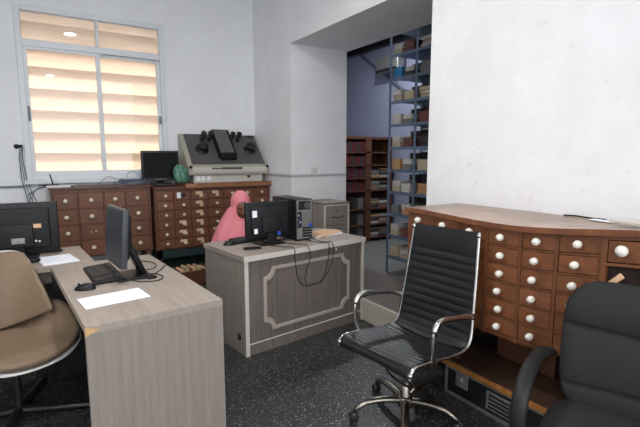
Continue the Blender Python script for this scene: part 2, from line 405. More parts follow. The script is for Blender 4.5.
# ------------------------------------------------------------------ card catalogues
def knob_mb(r, yf):
    return MB().lathe([(r*.45, 0), (r*.42, -.012), (r*.95, -.018), (r*1.05, -.03), (r*.85, -.044), (r*.35, -.05)], 14, (0, yf, 0), 'y')
def catalogue(root, cols_x, rows_z, depth, z0, z1, body_m, drawer_m, knob_m, kr, style, warp=None, top_over=.02, frame=.012, fr_w=.009):
    """cols_x: edges along local x, rows_z: edges (top to bottom), front at y=0, back at y=depth"""
    x0, x1 = cols_x[0], cols_x[-1]
    b = MB(); b.box(x0-.02, x0, 0, depth, z0, z1); b.box(x1, x1+.02, 0, depth, z0, z1)
    b.box(x0, x1, depth-.012, depth, z0, z1); pass
    for a_, c_ in zip(cols_x[:-1], cols_x[1:]):
        b.box(a_, c_, .006, depth, z0, z0+.012); b.box(a_, c_, 0, depth, rows_z[0], z1); b.box(a_, c_, .05, depth-.012, z0+.012, rows_z[0])
    b.build('carcass', body_m, root, warp=warp)
    g = MB()
    for x in cols_x: g.box(x-fr_w, x+fr_w, -frame, .05, z0, z1)
    for z in rows_z:
        for a_, c_ in zip(cols_x[:-1], cols_x[1:]): g.box(a_+fr_w, c_-fr_w, -frame+.001, .05, z-fr_w*.55, z+fr_w*.55)
    g.build('face_frame', body_m, root, bevel=.0015, warp=warp)
    for ci in range(len(cols_x)-1):
        for ri in range(len(rows_z)-1):
            st = style(ci, ri)
            if st == 'none': continue
            a, b_ = cols_x[ci]+fr_w+.002, cols_x[ci+1]-fr_w-.002
            zt, zb = rows_z[ri]-fr_w*.55-.002, rows_z[ri+1]+fr_w*.55+.002
            pull = rnd.uniform(-.003, .003)
            d = MB().box(a, b_, -frame*.55+pull, .03, zb, zt).build('drawer', drawer_m, root, bevel=.003, warp=warp)
            cx, cz = (a+b_)/2, (zt+zb)/2 + (zt-zb)*.02
            yf = -frame*.55+pull
            w2 = (lambda dx, dz, v: v)
            if warp:
                q = warp(Vector((cx, 0, cz))); cz = q[2]
            if st in ('knob', 'pull'):
                kx = cx+rnd.uniform(-.006, .006)
                k = MB()
                k.lathe([(kr*.45, 0), (kr*.42, -.010), (kr*.95, -.018), (kr*1.05, -.03), (kr*.85, -.044), (kr*.3, -.05)], 14, (kx, yf, cz), 'y')
                k.build('knob', knob_m, d)
            if st == 'pull' or st == 'label':
                k = MB(); w_ = .052
                k.box(cx-w_, cx+w_*.6, yf-.006, yf, cz+.005, cz+.04); k.box(cx-w_*.1, cx+w_*.75, yf-.008, yf, cz-.03, cz+.012)
                k.build('label_holder', M['holder'], d, bevel=.003)
            if st == 'card':
                k = MB(); k.box(cx-.07, cx-.025, yf-.004, yf, cz-.035, cz+.035); k.build('card', M['paper'], d)
                k = MB(); k.box(cx-.015, cx+.03, yf-.02, yf, cz-.02, cz+.025); k.build('knob', M['darkmetal'], d, bevel=.006)
            if st == 'hole':
                k = MB(); k.lathe([(.012, 0), (.012, -.003)], 12, (cx-.02, yf, cz), 'y'); k.lathe([(.012, 0), (.012, -.003)], 12, (cx+.03, yf, cz+.006), 'y')
                k.build('screw_plate', M['holder'], d)

# left one below the window
t = thing('card_catalogue', (0, 5.5, 0), 0, 'brown wooden card cabinet below the window, sixteen large drawers with cream knobs', 'card cabinet', 'old card cabinets along the window wall')
catalogue(t, [.11, .345, .60, .83, 1.085], [1.115, .935, .757, .58, .40], .41, .385, 1.15, M['old'], M['old_draw'], M['knob_cream'], .024,
          lambda c, r: 'hole' if (c, r) == (1, 2) else 'knob', fr_w=.007)
MB().box(.075, 1.12, -.02, .415, 1.15, 1.172).build('top', M['old'], t, bevel=.004)
for x in (.12, 1.06):
    for y in (.03, .37): MB().box(x-.025, x+.025, y-.025, y+.025, 0, .385).build('leg', M['old'], t)
MB().box(.10, 1.08, .03, .40, .14, .165).build('shelf', M['old'], t)
# right one, seven narrow columns
t = thing('card_catalogue', (0, 5.45, 0), 0, 'brown wooden card cabinet under the film machine, with cream label holders on narrow drawers', 'card cabinet', 'old card cabinets along the window wall')
cx = [1.155+i*.2107 for i in range(8)]
def stl(c, r):
    if c == 0: return 'knob'
    if c == 1: return ('card', 'knob', 'knob', 'pull', 'pull', 'pull')[r]
    if c == 2: return 'label'
    if c == 3: return ('label', 'card', 'knob', 'knob', 'label', 'label')[r] if r != 1 else 'knob'
    return 'knob'
catalogue(t, cx, [1.095-.1175*i for i in range(7)], .46, .375, 1.12, M['old'], M['old_draw'], M['knob_cream'], .019, stl, fr_w=.006)
MB().box(1.135, 1.50, -.02, .465, 1.12, 1.142).build('top', M['old'], t, bevel=.004)
MB().box(1.50, WX-.004, -.055, .465, 1.12, 1.178).build('top', M['old_slab'], t, bevel=.006)
st_ = MB(); st_.box(1.15, 2.62, .02, .05, .27, .374); st_.box(1.15, 2.62, .42, .45, .27, .374); st_.build('rail', M['teal'], t)
for x in (1.18, 2.6):
    for y in (.05, .42): MB().box(x-.03, x+.03, y-.03, y+.03, 0, .375).build('leg', M['teal'], t)
MB().box(1.15, 2.62, .35, .37, .03, .27).build('back_panel', M['teal'], t)
# crate with papers under it
t = thing('crate', (1.49, 5.22, 0), R(3), 'low brown wooden crate of old papers on the floor below the card cabinet', 'crate')
b = MB(); b.box(-.21, .21, -.15, .15, 0, .012)
for a in ((-.21, .21, -.15, -.137), (-.21, .21, .137, .15), (-.21, -.197, -.15, .15), (.197, .21, -.15, .15)): b.box(*a, 0, .17)
b.build('box', M['old'], t, bevel=.003)
for k in range(7):
    Mx = Matrix.Translation((-.14+k*.046, rnd.uniform(-.01, .01), .10)) @ Matrix.Rotation(R(rnd.uniform(-12, 12)), 4, 'Y')
    MB().box(-.016, .016, -.11, .11, -.085, .085+rnd.uniform(-.02, .015), Mx).build('paper_bundle', (M['manila'], M['holder'], M['old_slab'])[k % 3], t)

# right-hand catalogue; local x runs from far to near (world -y), front faces -x
def sag(v):
    x = v[0]
    k = .004 - .020*math.sin(min(max((x-.1)/1.25, 0), 1)*PI)**1.5 + .035*max(0, (x-.75)/.6)**1.6
    k = k if v[1] < .2 else -.010*max(0, x-.6)
    return (v[0], v[1], v[2]+k*(1 if v[2] > .45 else 0))
CY = 2.205
t = thing('card_catalogue', (2.13, CY, 0), R(-90), 'long reddish brown card cabinet along the right wall, drawers with white ceramic knobs', 'card cabinet')
cols = [.018, CY-1.977, CY-1.774, CY-1.568, CY-1.36, CY-1.166, CY-.961]
rows = [1.142-.1012*i for i in range(7)]
catalogue(t, cols, rows, .50, .515, 1.14, M['cat'], M['cat_draw'], M['knob'], .0190, lambda c, r: 'knob', warp=sag, frame=.006, fr_w=.009)
MB().box(-.008, .016, 0, .5, 0, .52).build('side_panel', M['cat'], t)
MB().box(.017, cols[-1], .47, .49, .0, .513).build('back_panel', M['gap'], t)  # added dark board, stands in for the shade under the cabinet
# right bay: drawer over an open niche, reaching the floor
x0 = cols[-1]+.004; x1 = x0+.66
b = MB()
for x in (x0, x0+.31, x1-.02): b.box(x, x+.02, -.008, .5, 0, 1.139)
b.box(x0, x1, .48, .5, 0, 1.14); b.box(x0, x1, -.01, .5, 1.118, 1.14); b.box(x0, x1, -.01, .5, 1.0, 1.014); b.box(x0, x1, -.01, .5, .82, .834); b.box(x0, x1, -.01, .5, .5, .515); b.box(x0, x1, 0, .5, .0, .06)
b.build('bay', M['cat'], t, warp=sag)
for i in range(2):
    a = x0+.023+i*.31
    d = MB().box(a, a+.282, -.008, .45, 1.018, 1.114).build('drawer', M['cat_draw'], t, bevel=.003, warp=sag)
    kz = sag(Vector((a+.14, 0, 1.066)))[2]
    MB().lathe([(.011, 0), (.011, -.01), (.024, -.018), (.026, -.03), (.02, -.044), (.006, -.05)], 14, (a+.065, -.008, kz), 'y').build('knob', M['knob'], d)
    d = MB().box(a, a+.282, -.008, .45, .52, .815).build('drawer', M['cat_draw'], t, bevel=.003, warp=sag)
    MB().box(a, a+.282, .0, .03, .065, .495).build('panel', M['cat_draw'], t, warp=sag)
MB().box(x0+.021, x1-.021, .012, .02, .835, .999).build('niche_shade', M['gap'], t, warp=sag)  # dark sheet stands in for the shade inside the niche
MB().rbox(-.036, .036, -.008, .006, -.013, .013, .005, Matrix.Translation((x0+.068, -.015, .975)) @ Matrix.Rotation(R(-48), 4, 'Y')).build('wooden_catch', M['manila'], t)
# worn top slab, front edge lipped
def topwarp(v): return sag(v)
b = MB(); n = 24; X1 = x1+.005
for i in range(n):
    a = -.012+(X1+.012)*i/n; c_ = -.012+(X1+.012)*(i+1)/n
    b.box(a, c_, -.022, .52, 1.14, 1.165)
b.build('top', M['cat_top'], t, warp=sag)
b = MB()
for i in range(n):
    a = -.012+(X1+.012)*i/n; c_ = -.012+(X1+.012)*(i+1)/n
    b.box(a, c_, -.028, -.022, 1.136, 1.166)
b.build('edge_strip', M['cat'], t, warp=sag)
tg = tag(MB().box(-.11, .11, -.08, .06, 0, .012, Matrix.Translation((2.45, .95, 1.188)) @ Matrix.Rotation(R(80), 4, 'Z')).build('wood_board', M['band'], None, bevel=.002), 'small pale board lying on the right end of the long card cabinet', 'board')
b = MB().tube(smooth_pts([(2.63, 1.42, 1.168), (2.635, 1.34, 1.170), (2.625, 1.26, 1.168), (2.635, 1.18, 1.168)]), [.003]+[.009]*17+[.003], 6, flat=.5)
tag(b.build('dark_gap_strip', M['hole']), 'thin dark gap strip along the wall on top of the long card cabinet', 'strip')  # dark strip added for the gap between top and wall
tag(MB().box(-.07, .07, -.025, .03, 0, .003, Matrix.Translation((2.58, 1.17, 1.166)) @ Matrix.Rotation(R(80), 4, 'Z')).build('paper_sheet', M['paper']), 'white paper scrap lying on the long card cabinet near the wall', 'paper')

# flight case and planks below
t = thing('flight_case', (2.13, 1.83, 0), R(-90), 'low black flight case with metal edging under the long card cabinet', 'case')
MB().box(.0, .74, .004, .42, .008, .19).build('body', M['case'], t)
e = MB()
for z in ((0, .022), (.172, .194)): e.box(.0161, .7239, -.002, .012, *z); e.box(-.003, .012, .0161, .424, *z)
e.box(-.004, .016, -.003, .016, 0, .194); e.box(.724, .744, -.003, .016, 0, .194)
e.build('metal_edging', M['alu'], t, bevel=.002)
l = MB(); l.box(.085, .175, -.006, .004, .085, .185); l.box(.105, .155, -.014, -.006, .10, .17); l.lathe([(.02, 0), (.018, -.01)], 14, (.13, -.012, .135), 'y')
l.build('butterfly_latch', M['steel'], t, bevel=.003)
h = MB(); h.box(.31, .50, -.006, .004, .045, .155)
h.build('handle_plate', M['steel'], t, bevel=.003)
h = MB()
for k in range(4): h.box(.33, .48, -.012, -.006, .06+k*.024, .072+k*.024)
h.build('handle', M['darkmetal'], t, bevel=.002)
t = thing('plank', (2.11, 1.95, .196), R(-90), 'dark brown plank with an orange front edge lying on the black flight case', 'plank')
MB().box(-.02, .85, .014, .46, 0, .034).build('board', M['plank'], t, bevel=.003)
MB().box(-.02, .85, .0, .014, 0, .030).build('edge_strip', M['orange'], t, bevel=.002)
tag(MB().box(2.44, 2.57, 1.30, 1.68, .232, .38).build('wooden_box', M['old'], bevel=.004), 'plain brown wooden box on the plank under the long card cabinet', 'box')

# ------------------------------------------------------------------ film machine on right cabinet
t = thing('microfilm_reader', (1.56, 5.45, 1.178), 0, 'beige film viewing console with sloping dark panel and reels on the card cabinet', 'film machine')
W = 1.08
MB().box(.07, W-.07, .04, .42, 0, .10).build('base', M['beige_light'], t, bevel=.006)
prof = [(.0, .10), (.0, .20), (.03, .215), (.42, .625), (.45, .62), (.45, .10)]
MB().prism(prof, 0, W, plane='yz').build('housing', M['beige'], t, bevel=.008)
S0 = Vector((0, .045, .232)); S1 = Vector((0, .412, .618)); sl = (S1-S0).length; ang = math.atan2(S1.z-S0.z, S1.y-S0.y)
SM = Matrix.Translation(S0) @ Matrix.Rotation(ang, 4, 'X')      # local x along width, y up the slope, z off the panel
MB().box(.06, W-.03, .0, sl, -.004, .008, SM).build('control_panel', M['panel_black'], t, bevel=.003)
MB().box(.05, W-.03, -.004, .0, .135, .20).build('front_strip', M['beige_light'], t)
k = MB().box(.42, .70, -.009, -.004, .165, .195); k.build('display', M['panel_black'], t)
for i in range(5): MB().box(.29+i*.026, .31+i*.026, -.010, -.004, .17, .19).build('button', M['darkmetal'], t, bevel=.002)
for x in (.025, W-.02): MB().ball((x, -.004, .20), .02, .02, .02).build('corner_knob', M['black'], t)
MB().box(.425, .66, .09, sl+.02, .006, .085, SM).build('lamp_housing', M['black2'], t, bevel=.006)
MB().box(.44, .62, .12, sl+.01, .085, .095, SM).build('lamp_lid', M['grey_plate'], t, bevel=.004)
MB().box(.44, .65, .05, .10, .02, .07, SM).build('lens_mount', M['black2'], t, bevel=.004)
for x in (.24, .90):
    MB().lathe([(.085, .006), (.085, .016), (.045, .018), (.05, .06), (.065, .062), (.065, .10), (.035, .105)], 20, (0, 0, 0), 'z', SM @ Matrix.Translation((x, .25, 0))).build('reel_spindle', M['darkmetal'], t)
for x in (.30, .39, .70, .79):
    r_o = MB(); r_o.lathe([(.028, .006), (.026, .05), (.038, .052), (.038, .062), (.018, .064), (.018, .10), (.036, .102), (.036, .112), (.01, .115)], 16, (0, 0, 0), 'z', SM @ Matrix.Translation((x, .46, 0)))
    r_o.build('roller', M['darkmetal'], t)
    MB().lathe([(.014, .006), (.014, .06), (.022, .062), (.022, .08)], 12, (0, 0, 0), 'z', SM @ Matrix.Translation((x-.03, .40, 0))).build('guide_pin', M['darkmetal'], t)
for i in range(4): MB().lathe([(.012, .006), (.012, .03)], 12, (0, 0, 0), 'z', SM @ Matrix.Translation((.93+i*.03, .50, 0))).build('toggle', M['darkmetal'], t)
l = MB()
for x in (.10, .16, .24): l.box(x, x+.045, .034, .04, .03, .085)
l.build('label', M['paper'], t)
MB().lathe([(.016, 0), (.016, -.03), (.01, -.034)], 14, (.80, .04, .07), 'y').build('lock', M['black'], t)

# ------------------------------------------------------------------ monitors
def monitor(loc, rz, w, h, zc, label, tilt=0, depth=.05, back=True, bez=.02, screen='screen', base='slab', neck_lean=0, group=None, body='black'):
    """front faces local -y; zc = height of the panel centre above the base"""
    t = thing('monitor', loc, rz, label, 'monitor', group)
    T = Matrix.Translation((0, 0, zc)) @ Matrix.Rotation(tilt, 4, 'X')
    MB().rbox(-w/2, w/2, -.018, .018, -h/2, h/2, .007, T).build('casing', M[body], t)
    MB().rbox(-w*.40, w*.40, .012, .012+depth*.6, -h*.38, h*.40, .014, T).build('rear_cover', M['black2'], t)
    MB().rbox(-w*.20, w*.20, .02, .018+depth, -h*.34, h*.10, .01, T).build('electronics_hump', M['black2'], t)
    MB().box(-w/2+bez, w/2-bez, -.0195, -.0175, -h/2+bez*1.1, h/2-bez, T).build('screen', M[screen], t)
    MB().rbox(-w/2+.01, w/2-.01, -.0215, -.018, -h/2+.004, -h/2+bez, .001, T).build('bezel', M[body], t)
    return t, T
# on the middle desk (we look at its back)
DR = R(7.2); DX, DY = 1.232, 2.975
def dk(x, y, z=.78): return (DX+math.cos(DR)*x-math.sin(DR)*y, DY+math.sin(DR)*x+math.cos(DR)*y, z)
t, T = monitor((1.605, 3.33, .781), R(180+2), .425, .305, .205, 'black flat monitor seen from behind on the middle desk, white stickers on its back', R(3), .05)
b = MB(); b.rbox(-.11, .11, -.09, .09, 0, .014, .006); b.rbox(-.05, .05, -.04, .06, .012, .03, .008); b.build('stand_base', M['black'], t)
MB().rbox(-.035, .035, .03, .055, .02, .20, .008).build('stand_neck', M['black2'], t)
MB().box(.125, .165, .030, .045, .03, .085, T).build('sticker', M['paper'], t); MB().box(.125, .155, .030, .045, -.105, -.065, T).build('sticker', M['paper'], t)
MB().box(.05, .09, .03, .05, -.12, -.10, T).build('port_panel', M['darkmetal'], t)
MB().box(-.075, -.045, .058, .078, -.13, -.10, T).build('video_plug', M['blue_plug'], t, bevel=.003)
# on the near left desk, screen facing left
t, T = monitor((.37, 2.86, .781), R(-84), .37, .345, .262, 'dark flat monitor on the nearest desk beside the keyboard, screen turned away from the window', R(-5), .05, screen='screen_grey', body='bezel_grey', bez=.016)
b = MB(); b.rbox(-.115, .115, -.03, .17, 0, .014, .006); b.build('stand_base', M['black'], t)
Tn = Matrix.Translation((0, .14, .012)) @ Matrix.Rotation(R(22), 4, 'X')
MB().rbox(-.055, .055, -.02, .012, 0, .27, .008, Tn).build('stand_neck', M['black'], t)
MB().rbox(-.04, .04, .02, .07, .18, .24, .008).build('hinge', M['black2'], t)
# rear left desk (its back toward us)
t, T = monitor((-.165, 3.86, .781), R(180-3), .53, .385, .206, 'wide black monitor seen from behind on the left rear desk, pale sticker on its back', R(2), .05)
b = MB(); b.rbox(-.13, .13, -.09, .09, 0, .014, .006); b.build('stand_base', M['black'], t)
MB().rbox(-.045, .045, .03, .06, .01, .20, .008).build('stand_neck', M['black2'], t)
MB().box(-.155, -.085, .035, .0435, .005, .035, T).build('sticker', M['manila'], t)
MB().box(-.05, .03, .066, .072, -.10, -.06, T).build('port_panel', M['steel'], t)
k = MB()
for i in range(3): k.box(-.145+i*.022, -.132+i*.022, .04, .046, -.10+.004*i, -.088+.004*i, T)
k.build('port_panel', M['sock_white'], t)
# small one by the window
t, T = monitor((1.27, 5.66, 1.173), R(-6), .44, .36, .225, 'black monitor with dark screen on the card cabinet by the window', R(-4), .05, bez=.025)
MB().rbox(-.13, .13, -.08, .09, 0, .016, .006).build('stand_base', M['black'], t)
MB().rbox(-.04, .04, .02, .05, .01, .20, .008).build('stand_neck', M['black2'], t)
MB().box(-.06, .06, -.024, -.018, -.178, -.16, T).build('button_row', M['bezel_grey'], t)

# green bag
def bagf(u, v):
    a = 2*PI*u; th = PI*v
    r = math.sin(th)**.7; w = (1.28-.55*v)*(1+.13*math.sin(5*a+5*v)+.07*math.sin(11*a-7*v))
    return (.088*r*w*math.cos(a)-.03*(1-math.cos(th))*.5, .07*r*w*math.sin(a), .115-.115*math.cos(th)*(1+.04*math.sin(4*a)))
tag(MB().grid(bagf, 36, 18, Matrix.Translation((1.495, 5.53, 1.18)), wrap=True).build('plastic_bag', M['bag']), 'crumpled green plastic bag between the small monitor and the film machine', 'bag')
# router
t = thing('router', (.20, 5.60, 1.172), R(-4), 'white router with a black aerial on the card cabinet below the window', 'router')
MB().rbox(-.14, .14, -.06, .06, 0, .028, .006).build('casing', M['sock_white'], t)
MB().box(.09, .135, -.0615, -.058, .004, .024).build('port_panel', M['darkmetal'], t)
MB().tube([(-.075, .05, .02), (-.105, .055, .15)], [.008, .006], 8).build('antenna', M['black'], t)
MB().tube([(-.10, .04, .012), (-.22, .02, .035)], [.007, .005], 8).build('antenna', M['black'], t)
MB().rbox(-.20, -.02, -.05, .04, .028, .034, .002).build('flat_unit', M['black2'], t)
# heap of cables
t = thing('cable_coil', (.93, 5.62, 1.173), 0, 'heap of grey and blue coiled cables on the card cabinet near the small monitor', 'cables')
for k in range(9):
    pts = []; rx, ry = rnd.uniform(.09, .17), rnd.uniform(.04, .08); ox = rnd.uniform(-.05, .05)
    z0 = .01+k*.006
    for i in range(22):
        a = 2*PI*i/22; pts.append((ox+rx*math.cos(a), ry*math.sin(a)+rnd.uniform(-.006, .006), z0+rnd.uniform(0, .012)))
    MB().tube(pts, .005, 6, closed=True).build('loop', (M['cable_grey'], M['cable_grey'], M['cable_blue'])[k % 3], t)
MB().tube(smooth_pts([(-.06, .04, .05), (-.02, .10, .14), (.06, .12, .15), (.12, .05, .06)]), .004, 6).build('loop', M['cable_grey'], t)
b = MB().tube(smooth_pts([(.36, 5.62, 1.18), (.55, 5.66, 1.18), (.62, 5.78, 1.22), (.70, 5.80, 1.27), (.80, 5.76, 1.23), (.82, 5.70, 1.18)]), .004, 6)
tag(b.build('cable', M['cable_grey']), 'thin grey cable running from the router to the coiled cables', 'cable')
# hole in the wall with cables coming down
t = thing('cable_outlet', (-.155, WY, 1.62), 0, 'dark hole in the wall left of the window where cables come out', 'wall outlet')
MB().lathe([(.024, -.001), (.026, -.006)], 18, (-.03, 0, .0), 'y').build('opening', M['hole'], t)
MB().tube([(-.05, -.01, 0), (.02, -.045, .003)], .015, 12).build('sleeve', M['darkmetal'], t)
for i, mt in enumerate(('cable_blue', 'cable_grey', 'cable')):
    pts = smooth_pts([(-.15+.012*i, WY-.04, 1.61), (-.165+.014*i, WY-.04-.01*i, 1.52), (-.165+.022*i, WY-.04-.01*i, 1.30), (-.14+.03*i, WY-.05-.01*i, 1.12), (-.10+.045*i, WY-.08-.01*i, .90), (-.08+.05*i, WY-.12, .5), (-.1+.05*i, WY-.15, .02)])
    tag(MB().tube(pts, .0045, 6).build('hanging_cable', M[mt]), '%s cable hanging from the wall hole left of the window' % ('thin blue', 'thin grey', 'thin black')[i], 'cable')
for i in range(3):
    pts = smooth_pts([(.10-.02*i, 5.60, 1.185), (-.02-.03*i, 5.62, 1.17-.02*i), (-.08-.02*i, 5.64, 1.05), (-.03-.03*i, 5.66, .85), (.0, 5.68, .45), (-.05+.03*i, 5.7, .02)])
    tag(MB().tube(pts, .005, 6).build('hanging_cable', M['cable_blue' if i == 1 else 'cable_grey']), 'thin cable drooping off the left end of the card cabinet from the router', 'cable', 'cables drooping from the router')

# ------------------------------------------------------------------ middle desk
L, D = 1.25, .66
t = thing('office_desk', (DX, DY, 0), DR, 'grey wood-grain desk with moulded front panel and pale edging in the middle of the room', 'desk')
MB().box(-.008, L+.008, -.012, D+.01, .742, .78).build('desk_top', M['lam_lit_top'], t, bevel=.002)
e = MB(); e.box(-.010, L+.010, -.016, -.012, .740, .781); e.build('edge_strip', M['band'], t)
for x in (0, L-.03):
    sp_ = MB().box(x, x+.03, .0, D, 0, .742).build('side_panel', M['lam_side'], t, bevel=.001)
    MB().box(x-.001, x+.031, -.005, .0, 0, .742).build('edge_strip', M['band'], sp_)
    if x == 0:
        MB().lathe([(.03, -.0015), (.03, .0), (.024, .001)], 18, (0, 0, 0), 'x', Matrix.Translation((0, .1, .13))).build('cable_hole', M['hole'], sp_)
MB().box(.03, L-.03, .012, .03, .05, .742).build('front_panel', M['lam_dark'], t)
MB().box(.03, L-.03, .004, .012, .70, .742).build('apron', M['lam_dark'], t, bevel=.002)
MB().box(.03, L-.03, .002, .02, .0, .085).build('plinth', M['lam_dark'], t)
MB().box(.03, L-.03, .0, .006, .085, .092).build('plinth_strip', M['band'], t)
def mould(x0, x1, z0, z1, r, wd):
    pts = []
    def arc(cx, cz, a0, a1):
        for i in range(9):
            a = R(a0+(a1-a0)*i/8); pts.append((cx+r*math.cos(a), cz+r*math.sin(a)))
    arc(x0, z0, 90, 0); arc(x1, z0, 180, 90); arc(x1, z1, 270, 180); arc(x0, z1, 360, 270)
    return pts
o_ = mould(.17, 1.08, .155, .665, .075, 0); i_ = mould(.197, 1.053, .182, .638, .078, 0)
b = MB(); n = len(o_)
vs = [(p[0], .004, p[1]) for p in o_]+[(p[0], .004, p[1]) for p in i_]+[(p[0], .014, p[1]) for p in o_]+[(p[0], .014, p[1]) for p in i_]
fs = []
for i in range(n):
    j = (i+1) % n
    fs += [(i, j, n+j, n+i), (i, 2*n+i, 2*n+j, j), (n+i, n+j, 3*n+j, 3*n+i)]
b.add(vs, fs).build('moulding', M['mould'], t, bevel=.003)
b = MB(); b.box(.905, .918, -.002, .004, .70, .725); b.build('lock', M['sock_white'], t, bevel=.002)
# pc tower, rear side facing us
t = thing('computer_tower', (1.92, 3.27, .781), R(2), 'black desktop computer tower on the middle desk with its port-filled back showing', 'computer')
MB().rbox(-.085, .085, .0, .42, .012, .366, .004).build('case', M['black'], t)
for x in (-.06, .06):
    for y in (.04, .36): MB().lathe([(.015, 0), (.015, .013)], 10, (x, y, 0)).build('foot', M['caster'], t)
MB().box(-.076, .078, -.003, .001, .02, .358).build('back_plate', M['steel'], t)
MB().box(-.06, .06, -.005, -.002, .275, .35).build('power_supply', M['darkmetal'], t)
b = MB()
for r_ in (.010, .018, .026): b.tube([(.028+r_*math.cos(a*PI/8), -.007, .312+r_*math.sin(a*PI/8)) for a in range(16)], .0017, 5, closed=True)
b.build('fan_grille', M['steel'], t)
MB().box(-.07, -.03, -.006, -.002, .12, .26).build('port_panel', M['darkmetal'], t)
for i, mt in enumerate(('blue_plug', 'sock_white', 'bag', 'blue_plug', 'manila')): MB().box(-.066+(i % 2)*.016, -.054+(i % 2)*.016, -.010, -.005, .14+i*.02, .154+i*.02).build('port', M[mt], t)
for i in range(4): MB().box(-.02, .07, -.006, -.002, .035+i*.024, .05+i*.024).build('expansion_slot', M['darkmetal'], t)
MB().box(-.025, .07, -.006, -.002, .14, .26).build('vent_plate', M['alu'], t)
MB().box(.04, .07, -.02, -.004, .12, .15).build('video_plug', M['blue_plug'], t, bevel=.003)
# keyboard, mouse, phone
def keyboard(loc, rz, L, label, D=.15, tilt=3):
    t = thing('keyboard', loc, rz, label, 'keyboard')
    T = Matrix.Rotation(R(tilt), 4, 'X')
    MB().rbox(-L/2, L/2, -D/2, D/2, .003, .02, .005, T).build('case', M['black2'], t)
    b = MB(); nx = 18; kx = (L-.03)/nx
    for r_ in range(6):
        for i in range(nx):
            if r_ == 0 and 4 <= i < 9:
                if i > 4: continue
                x = -L/2+.015+i*kx; b.box(x+.001, x+5*kx-.001, -D/2+.012, -D/2+.03, .018, .026, T); continue
            if i in (13, ) or (r_ == 5 and i in (1, 6, 11)): continue
            x = -L/2+.015+i*kx; y = -D/2+.012+r_*.0215+(.006 if r_ == 5 else 0)
            b.box(x+.0012, x+kx-.0012, y, y+.0185, .018, .026, T)
    tag(b.build('keys', M['key'], t, bevel=.001), kind='stuff')
    return t
keyboard((.295, 2.985, .781), R(-87), .44, 'black keyboard on the nearest desk in front of the turned monitor', .165, 4)
keyboard((1.56, 3.55, .781), R(11), .42, 'black keyboard on the middle desk behind the monitor back', .15, 3)
def mouse(loc, rz, label, s=1.0):
    t = thing('computer_mouse', loc, rz, label, 'mouse')
    def f(u, v):
        a = 2*PI*u; th = PI/2*v
        x = .031*s*math.cos(a)*math.cos(th)*(1+.1*math.cos(a)); y = .056*s*math.sin(a)*math.cos(th)
        return (x, y, .004+.033*s*math.sin(th)*(1-.25*math.sin(a)*math.cos(th)))
    b = MB().grid(f, 28, 10, wrap=True); b.lathe([(.028, .0), (.029, .004)], 20)
    b.build('body', M['black'], t)
    MB().lathe([(.007, -.003), (.007, .003)], 12, (0, .03*s, .032*s), 'x').build('wheel', M['caster'], t)
    return t
mouse((.172, 2.70, .781), R(70), 'black computer mouse beside the white paper on the nearest desk', 1.0)
mouse((1.30, 3.44, .781), R(80), 'black computer mouse at the left end of the middle desk', 1.0)
t = thing('mobile_phone', dk(.19, .20, .781), R(-8), 'small black phone lying on the middle desk in front of the monitor', 'phone')
MB().rbox(-.07, .07, -.032, .032, 0, .012, .004).build('body', M['black2'], t)
MB().box(-.055, .055, -.026, .026, .0118, .0128).build('screen', M['screen'], t)
# papers
def sheet(name, loc, rz, w, h, label, mat='paper', th=.002, marks=True):
    t = thing(name, loc, rz, label, 'paper')
    MB().box(-w/2, w/2, -h/2, h/2, 0, th).build('page', M[mat], t)
    if marks:
        b = MB()
        for i in range(5): b.box(-w*.36, w*(.1+.05*(i % 3)), -h*.3+i*h*.1, -h*.3+i*h*.1+.002, th, th+.0003)
        b.build('writing', M['paper_mark'], t)
    return t
sheet('paper_sheet', (.287, 2.455, .781), R(8), .31, .20, 'white sheet of paper on the nearest desk in front of the mouse')
sheet('paper_sheet', (.068, 3.60, .781), R(10), .22, .29, 'white sheets of paper on the left rear desk beside the wide monitor', th=.006)
t = thing('envelope', dk(1.06, .36, .781), R(25), 'brown paper envelope lying right of the computer tower on the middle desk', 'envelope')
MB().box(-.19, .19, -.11, .11, 0.006, .014).build('body', M['manila'], t, bevel=.001)
MB().box(-.18, .16, -.12, .10, 0, .006, Matrix.Rotation(R(-9), 4, 'Z')).build('paper_sheet', M['paper'], t)
MB().prism([(.19, -.11), (.235, 0), (.19, .11)], .010, .013, plane='xy').build('flap', M['manila'], t)
# cables hanging in front of the middle desk
def dcab(pts, r, label, name='cable'):
    P_ = [dk(*p) for p in pts]
    tag(MB().tube(smooth_pts(P_, 8), r, 6).build(name, M['cable']), label, 'cable')
dcab([(.36, .20, .788), (.42, .08, .787), (.44, -.022, .79), (.445, -.03, .70), (.47, -.025, .56), (.53, -.02, .47), (.62, -.02, .455), (.72, -.02, .46), (.76, -.022, .52), (.80, -.026, .66), (.80, -.03, .775), (.78, -.01, .789), (.74, .10, .787), (.70, .24, .80)], .0035, 'long black cable drooping low from monitor to tower over the moulded desk front')
dcab([(.50, .22, .788), (.57, .10, .787), (.575, -.022, .79), (.60, -.03, .70), (.56, -.028, .58), (.545, -.026, .52), (.57, -.026, .47)], .0035, 'black cable hanging down the moulded desk front below the monitor stand')
dcab([(.75, .26, .87), (.77, .14, .80), (.80, .03, .787), (.835, -.022, .79), (.85, -.032, .73), (.83, -.03, .60), (.76, -.026, .50), (.70, -.024, .462)], .0035, 'black cable hanging below the computer tower over the moulded desk front')
dcab([(.30, .44, .79), (.40, .36, .787), (.52, .34, .787), (.63, .30, .80)], .003, 'thin black cable behind the monitor stand on the middle desk')

